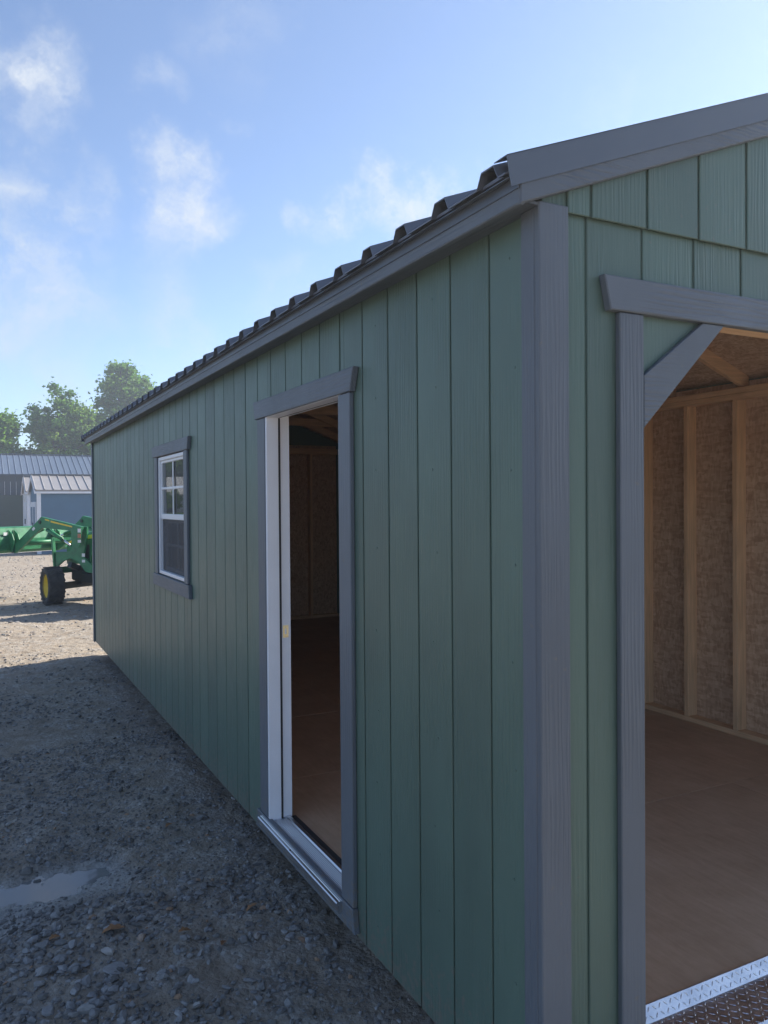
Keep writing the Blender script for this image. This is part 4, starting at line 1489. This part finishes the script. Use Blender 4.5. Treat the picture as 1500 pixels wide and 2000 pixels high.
tpart(MB().box(1.295, 1.305, .60, .68, 1.27, 1.33), 'warning_label', 'decal_white', bucket)
# driver's station
tpart(MB().box(-1.25, -1.05, -.22, .22, .80, 1.48, .05), 'dashboard', 'seat_black')
swh = MB()
for k in range(24):
    a0, a1 = 2 * math.pi * k / 24, 2 * math.pi * (k + 1) / 24
    swh.tube([(-1.30 + .07 * math.cos(a0), .19 * math.sin(a0), 1.60 + .18 * math.cos(a0) * .5), (-1.30 + .07 * math.cos(a1), .19 * math.sin(a1), 1.60 + .18 * math.cos(a1) * .5)], .014, 6)
swh.tube([(-1.12, 0, 1.42), (-1.30, 0, 1.60)], .02, 8).tube([(-1.30, -.19, 1.60), (-1.30, .19, 1.60)], .012, 6)
tpart(swh, 'steering_wheel', 'seat_black')
tpart(MB().box(-2.0, -1.55, -.24, .24, .88, 1.0, .04).prism([(-2.02, .98), (-1.90, .98), (-1.98, 1.42), (-2.10, 1.40)], 1, -.23, .23, .03), 'seat', 'seat_black')
for s_ in (1, -1):
    fd = MB()
    pts = [(-1.27, .86), (-1.34, 1.08), (-1.54, 1.25), (-1.86, 1.30), (-2.16, 1.23), (-2.36, 1.03)]
    for i in range(len(pts) - 1):
        (xa, za), (xb, zb) = pts[i], pts[i + 1]
        fd.add([(xa, s_ * .42, za), (xa, s_ * .86, za), (xb, s_ * .86, zb), (xb, s_ * .42, zb), (xa, s_ * .42, za - .02), (xa, s_ * .86, za - .02), (xb, s_ * .86, zb - .02), (xb, s_ * .42, zb - .02)],
               [(0, 1, 2, 3), (4, 7, 6, 5), (0, 4, 5, 1), (3, 2, 6, 7), (0, 3, 7, 4), (1, 5, 6, 2)])
    fd.prism([(-1.27, .86), (-1.34, 1.08), (-1.54, 1.25), (-1.86, 1.30), (-2.16, 1.23), (-2.36, 1.03), (-2.1, .7), (-1.4, .7)], 1, s_ * .40, s_ * .42)
    tpart(fd, 'fender', 'tractor_green')
tpart(MB().box(-1.55, -.95, -.45, .45, .62, .66, .01), 'platform', 'dark_iron')
tpart(MB().tube([(-2.0, .42, .7), (-2.02, .44, 2.25), (-2.02, .36, 2.36), (-2.02, -.36, 2.36), (-2.02, -.44, 2.25), (-2.0, -.42, .7)], .035, 8), 'roll_bar', 'dark_iron')
hz = MB()
for k in range(3):
    yy = -.30 + .06 * k
    hz.tube([(-.60, yy - .1, 1.35), (-.72, yy, 1.56), (-.95, yy, 1.62), (-1.1, yy, 1.45)], .016, 6)
tpart(hz, 'hydraulic_hose', 'dark_iron')

# ------------------------------------------------------------------ sheds and barn behind


def ribbed_roof(parent, name, mat, x0, x1, y_e, z_e, y_r, z_r, pitch_, rib=.03, thick=.05):
    """one roof slope from eave (y_e,z_e) to ridge (y_r,z_r) as separate metal sheets between standing ribs"""
    n = max(1, int(round((x1 - x0) / pitch_)))
    w = (x1 - x0) / n
    up_ = Vector((0, -(z_r - z_e), (y_r - y_e)))
    up_ = up_.normalized() if up_.z > 0 or y_r == y_e else -up_.normalized()
    base = MB()
    a, b_ = Vector((0, y_e, z_e)), Vector((0, y_r, z_r))
    base.add([(x, *(q - up_ * k).yz) for x in (x0, x1) for q in (a, b_) for k in (0.005, thick)],
             [(0, 1, 3, 2), (4, 6, 7, 5), (0, 4, 5, 1), (2, 3, 7, 6), (0, 2, 6, 4), (1, 5, 7, 3)])
    ro = base.obj(name, mat, parent)
    pr = [(0, 0), (rib * .6, rib), (rib * 1.2, rib), (rib * 1.8, 0), (w - .004, 0)]
    mb = MB()
    V = []
    for (xx, hh) in pr:
        for q in (a, b_):
            p = q + up_ * hh
            V += [(xx, p.y, p.z), (xx, p.y - up_.y * .006, p.z - up_.z * .006)]
    F = []
    for i in range(len(pr) - 1):
        c, d = i * 4, (i + 1) * 4
        F += [(c, c + 2, d + 2, d), (c + 1, d + 1, d + 3, c + 3), (c, d, d + 1, c + 1), (c + 2, c + 3, d + 3, d + 2)]
    F += [(0, 1, 3, 2), (16, 18, 19, 17)]
    mb.add(V, F)
    me = mb.mesh('metal_sheet', mat)
    for i in range(n):
        link('metal_sheet', me, ro, (x0 + i * w, 0, 0))
    return ro


def small_shed(name, label, x0, x1, y0, y1, ze, zr, wallm, roofm, trimm, base):
    e = thing(name, label, 'shed', (x0, y0, base))
    W_, D = x1 - x0, y1 - y0
    ze, zr = ze - base, zr - base
    wall = MB().prism([(0, 0), (D, 0), (D, ze), (D / 2, zr - .08), (0, ze)], 0, 0.0, W_).obj('wall', wallm, e)
    for fx in (0.0, W_):
        sg = -1 if fx == 0 else 1
        for fy in (0.0, D):
            sy_ = -1 if fy == 0 else 1
            MB().box(fx + sg * .025, fx - sg * .12, fy + sy_ * .002, fy + sy_ * .025, 0, ze - .09).box(fx + sg * .025, fx + sg * .002, fy - sy_ * .12, fy + sy_ * .0015, 0, ze - .09).obj('corner_trim', trimm, e)
    for sgn in (0, 1):
        f_ = (lambda y: y) if sgn == 0 else (lambda y: D - y)
        o_ = .14
        k = (zr - ze) / (D / 2)
        ribbed_roof(e, 'roof', roofm, -.10, W_ + .10, f_(-o_), ze - o_ * k + .03, D / 2, zr + .03, .32 if roofm != 'slate_roof_metal' else .42)
        MB().box(-.10, W_ + .10, f_(-o_ + .02), f_(-o_ + .045), ze - .13 - .02, ze - o_ * k - .03).obj('eave_trim', trimm, e)
        MB().prism([(f_(-o_), ze - o_ * k - .12), (D / 2 - (.001 if sgn == 0 else -.001), zr - .13), (D / 2 - (.001 if sgn == 0 else -.001), zr), (f_(-o_), ze - o_ * k)], 0, -.115, -.09).obj('rake_trim', trimm, e)
    MB().box(-.11, W_ + .11, D / 2 - .10, D / 2 + .10, zr + .06, zr + .075).obj('ridge_cap', roofm, e)
    return e, W_, D, ze, zr


BZ = -0.20
bs, W_, D, ze, zr = small_shed('garden_shed', 'blue storage shed with pale metal roof and white trim behind the tractor', 0.83, 7.3, 31.0, 35.1, 2.24, 2.83, 'blue_siding', 'taupe_roof_metal', 'white_paint', BZ)
# double doors in its left gable end
for (ya, yb) in ((.55, 1.98), (2.02, 3.45)):
    dr = MB().box(-.045, -.003, ya, yb, .08, 1.98, .004).obj('door', 'white_paint', bs)
    for (pa, pb) in ((.30, .85), (1.05, 1.78)):
        MB().box(-.049, -.0455, ya + .2, yb - .2, pa, pb).obj('door_panel', 'blue_siding', dr)
    MB().box(-.075, -.0455, (yb - .08) if ya < 1 else ya + .03, (yb - .05) if ya < 1 else ya + .06, .95, 1.15).obj('handle', 'dark_iron', dr)
ws, W2, D2, ze2, zr2 = small_shed('garden_shed', 'grey-white shed with tan roof glimpsed behind the blue shed', 0.93, 4.5, 39.2, 42.6, 2.33, 3.03, 'pale_wall', 'taupe_roof_metal', 'white_paint', BZ)
dr = MB().box(-.045, -.003, .7, 2.7, .08, 1.98, .004).obj('door', 'white_paint', ws)
MB().box(-.09, -.0455, .8, .9, .95, 1.2).obj('handle', 'dark_iron', dr)

# long dark barn closing the yard
bn = thing('barn', 'long dark barn with slate blue metal roof under the trees', 'barn', (-8.0, 50.0, BZ))
BW, BD, BE, BR = 30.0, 7.0, 3.70, 5.05
MB().prism([(0, 0), (BD, 0), (BD, BE), (BD / 2, BR - .1), (0, BE)], 0, 0, BW).obj('wall', 'moss_siding', bn)
# upper band of dark upright boards, white-painted strips standing in for light between them
xb = 0.0
i = 0
while xb < BW - .05:
    MB().box(xb, xb + .29, -.06, -.005, 2.45, BE - .05, .005).obj('upright_board', 'navy_siding', bn)
    if i % 1 == 0:
        MB().box(xb + .293, xb + .307, -.052, -.004, 2.47, 3.25).obj('light_gap_strip', 'white_paint', bn)
    xb += .3077
    i += 1
# only the lower roof slope towards the yard shows: shallow lean-to in front, main roof above
ribbed_roof(bn, 'roof', 'slate_roof_metal', -.3, BW + .3, -.35, BE - .02, BD / 2, BR, .34, .035)
ribbed_roof(bn, 'roof', 'slate_roof_metal', -.3, BW + .3, BD + .35, BE - .02, BD / 2, BR, .34, .035)
MB().box(-.3, BW + .3, BD / 2 - .12, BD / 2 + .12, BR + .02, BR + .05).obj('ridge_cap', 'slate_roof_metal', bn)
MB().box(-.3, BW + .3, -.36, -.33, BE - .16, BE - .025).obj('eave_trim', 'navy_siding', bn)

# ------------------------------------------------------------------ trees


def tree(label, x, y, h, rx, crown0, seed, n_clump=95, leaves=130, lsize=.17, name='tree', group='trees behind the barn', lobes=None):
    rg = np.random.default_rng(seed)
    e = thing(name, label, 'tree', (x, y, BZ), 0, group)
    tb = MB()
    top = h * .82
    ang = rg.uniform(0, 6.28)
    tr_pts = [(0.10 * h * .1 * math.sin(k * 1.3 + ang), 0.01 * h * math.cos(k * 1.1 + ang), top * k / 6) for k in range(7)]
    tb.tube(tr_pts, [h * .028 * (1 - .8 * k / 6) for k in range(7)], 9)
    cent = []
    lobes = lobes or [(0, 0, (crown0 + h) / 2, rx, (h - crown0) / 2)]
    for k in range(n_clump):
        lx, ly, lz, lr, lh = lobes[k % len(lobes)]
        while True:
            d = rg.normal(size=3)
            d /= np.linalg.norm(d)
            r_ = rg.uniform(.35, 1) ** .6
            p = np.array([lx + d[0] * lr * r_, ly + d[1] * lr * .9 * r_, lz + d[2] * lh * r_])
            if p[2] < h * 1.0:
                break
        cent.append(p)
    cent = np.array(cent)
    for k in range(0, n_clump, 4):
        c = cent[k]
        z0 = min(top * .9, max(crown0 * .7, c[2] * rg.uniform(.45, .75)))
        f = z0 / top * 6
        i = min(5, int(f))
        a = Vector(tr_pts[i]).lerp(Vector(tr_pts[i + 1]), f - i)
        b_ = Vector(c)
        mid_ = a.lerp(b_, .5) + Vector((rg.normal(0, .2), rg.normal(0, .2), rg.uniform(.1, .5)))
        tb.tube([a, mid_, b_], [h * .009, h * .006, h * .002], 6)
    tb.obj('trunk', 'bark', e, True)
    # leaves: small bent quads in uneven clumps
    rad = rg.uniform(.38, .92, n_clump) * (rx / 3.2)
    cnt = (leaves * 1.15 * rad ** 1.6 / .6).astype(int) + 20
    idx = np.repeat(np.arange(n_clump), cnt)
    n = len(idx)
    d = rg.normal(size=(n, 3))
    d /= np.linalg.norm(d, axis=1)[:, None]
    rr = np.abs(rg.normal(0, .62, n))
    pos = cent[idx] + d * (rad[idx] * rr)[:, None] * np.array([1.15, 1.15, .75])
    s_ = lsize * rg.uniform(.55, 1.25, n)
    u = rg.normal(size=(n, 3))
    u[:, 2] *= .6
    u /= np.linalg.norm(u, axis=1)[:, None]
    w = np.cross(u, rg.normal(size=(n, 3)))
    w /= np.linalg.norm(w, axis=1)[:, None]
    nn_ = np.cross(u, w)
    q = np.stack([pos - u * s_[:, None], pos - w * (s_ * .55)[:, None] + nn_ * (s_ * .2)[:, None], pos + u * s_[:, None], pos + w * (s_ * .55)[:, None] + nn_ * (s_ * .2)[:, None]], 1).reshape(-1, 3)
    me = bpy.data.meshes.new('crown')
    fastmesh(me, q, np.arange(n * 4).reshape(-1, 4), 'leaves', False)
    tn = np.clip(rg.normal(.45, .16, n_clump)[idx] + rg.normal(0, .14, n), 0, 1)
    attr(me, 'tone', np.repeat(tn, 4))
    link('crown', me, e)


TY = 62.0
tree('broad leafy tree in the middle, its crown between the two others', 4.2, TY, 11.1, 2.7, 3.2, 3, 230, 150, .17, lobes=[(0, 0, 8.0, 2.0, 2.9), (-.6, .3, 6.2, 2.4, 2.4), (1.1, 0, 6.0, 2.0, 2.5), (-.2, 0, 4.4, 2.6, 1.4), (1.5, -.2, 7.8, 1.1, 1.4)])
tree('tallest tree, rising above the shed eave at right', 9.3, TY + 1.5, 13.5, 2.9, 3.4, 5, 230, 150, .17, lobes=[(-.2, 0, 10.6, 1.3, 2.7), (1.2, 0, 10.0, 1.3, 2.2), (-.9, 0, 7.8, 2.0, 2.2), (.9, 0, 7.2, 2.2, 2.4), (0, 0, 5.0, 2.6, 1.8)])
tree('tree cut off by the left edge of the picture', -1.0, TY - 1.5, 9.3, 2.6, 3.0, 8, 160, 150, .17, lobes=[(0, 0, 6.6, 2.2, 2.4), (1.2, 0, 5.0, 1.6, 1.8), (-.8, 0, 4.4, 2.4, 1.6), (1.4, 0, 7.2, .9, 1.1)])

# across the yard, seen only mirrored in the window: lawn, pale building, a tree
lm = MB().box(-70, -8, 78, 122, GZ - .3, GZ + .06)
tag(lm.obj('lawn', 'lawn'), kind='structure')
fbld = thing('farm_building', 'pale building beyond the lawn, mirrored in the shed window', 'building', (-44, 124, BZ))
MB().prism([(0, 0), (10, 0), (10, 3.0), (5, 5.6), (0, 3.0)], 0, 0, 34).obj('wall', 'pale_wall', fbld)
ribbed_roof(fbld, 'roof', 'pale_wall', -.4, 34.4, -.5, 2.85, 5, 5.75, .6, .05)
ribbed_roof(fbld, 'roof', 'pale_wall', -.4, 34.4, 10.5, 2.85, 5, 5.75, .6, .05)
for k in range(6):
    MB().box(2 + k * 5.2, 5.4 + k * 5.2, -.03, -.004, .05, 2.4).obj('door', 'dark_iron', fbld)
tree('dark leafy tree beyond the lawn, mirrored in the shed window', -25.2, 119, 3.4, 1.5, .5, 21, 50, 120, .16, group='trees across the lawn')

tree('tall tree behind the pale building, mirrored in the shed window', -31, 142, 16.0, 6.0, 3.0, 23, 110, 120, .3, group='trees across the lawn')

# ------------------------------------------------------------------ haze: volume added to imitate a glare veil; also fades far trees
mt, t, b = newmat('veil_haze')
t.nodes.remove(b)
pv = N(t, 'ShaderNodeVolumePrincipled')
pv.inputs['Color'].default_value = (0.86, 0.92, 1.0, 1)
pv.inputs['Density'].default_value = HAZE
pv.inputs['Anisotropy'].default_value = 0.55
t.links.new(pv.outputs[0], t.nodes['Material Output'].inputs['Volume'])
hz_ = MB().box(-405, 405, -405, 405, GZ - 1.3, 15.5).obj('haze', 'veil_haze')
tag(hz_, 'thin pale haze added over the yard as a glare veil', 'haze', kind='stuff')
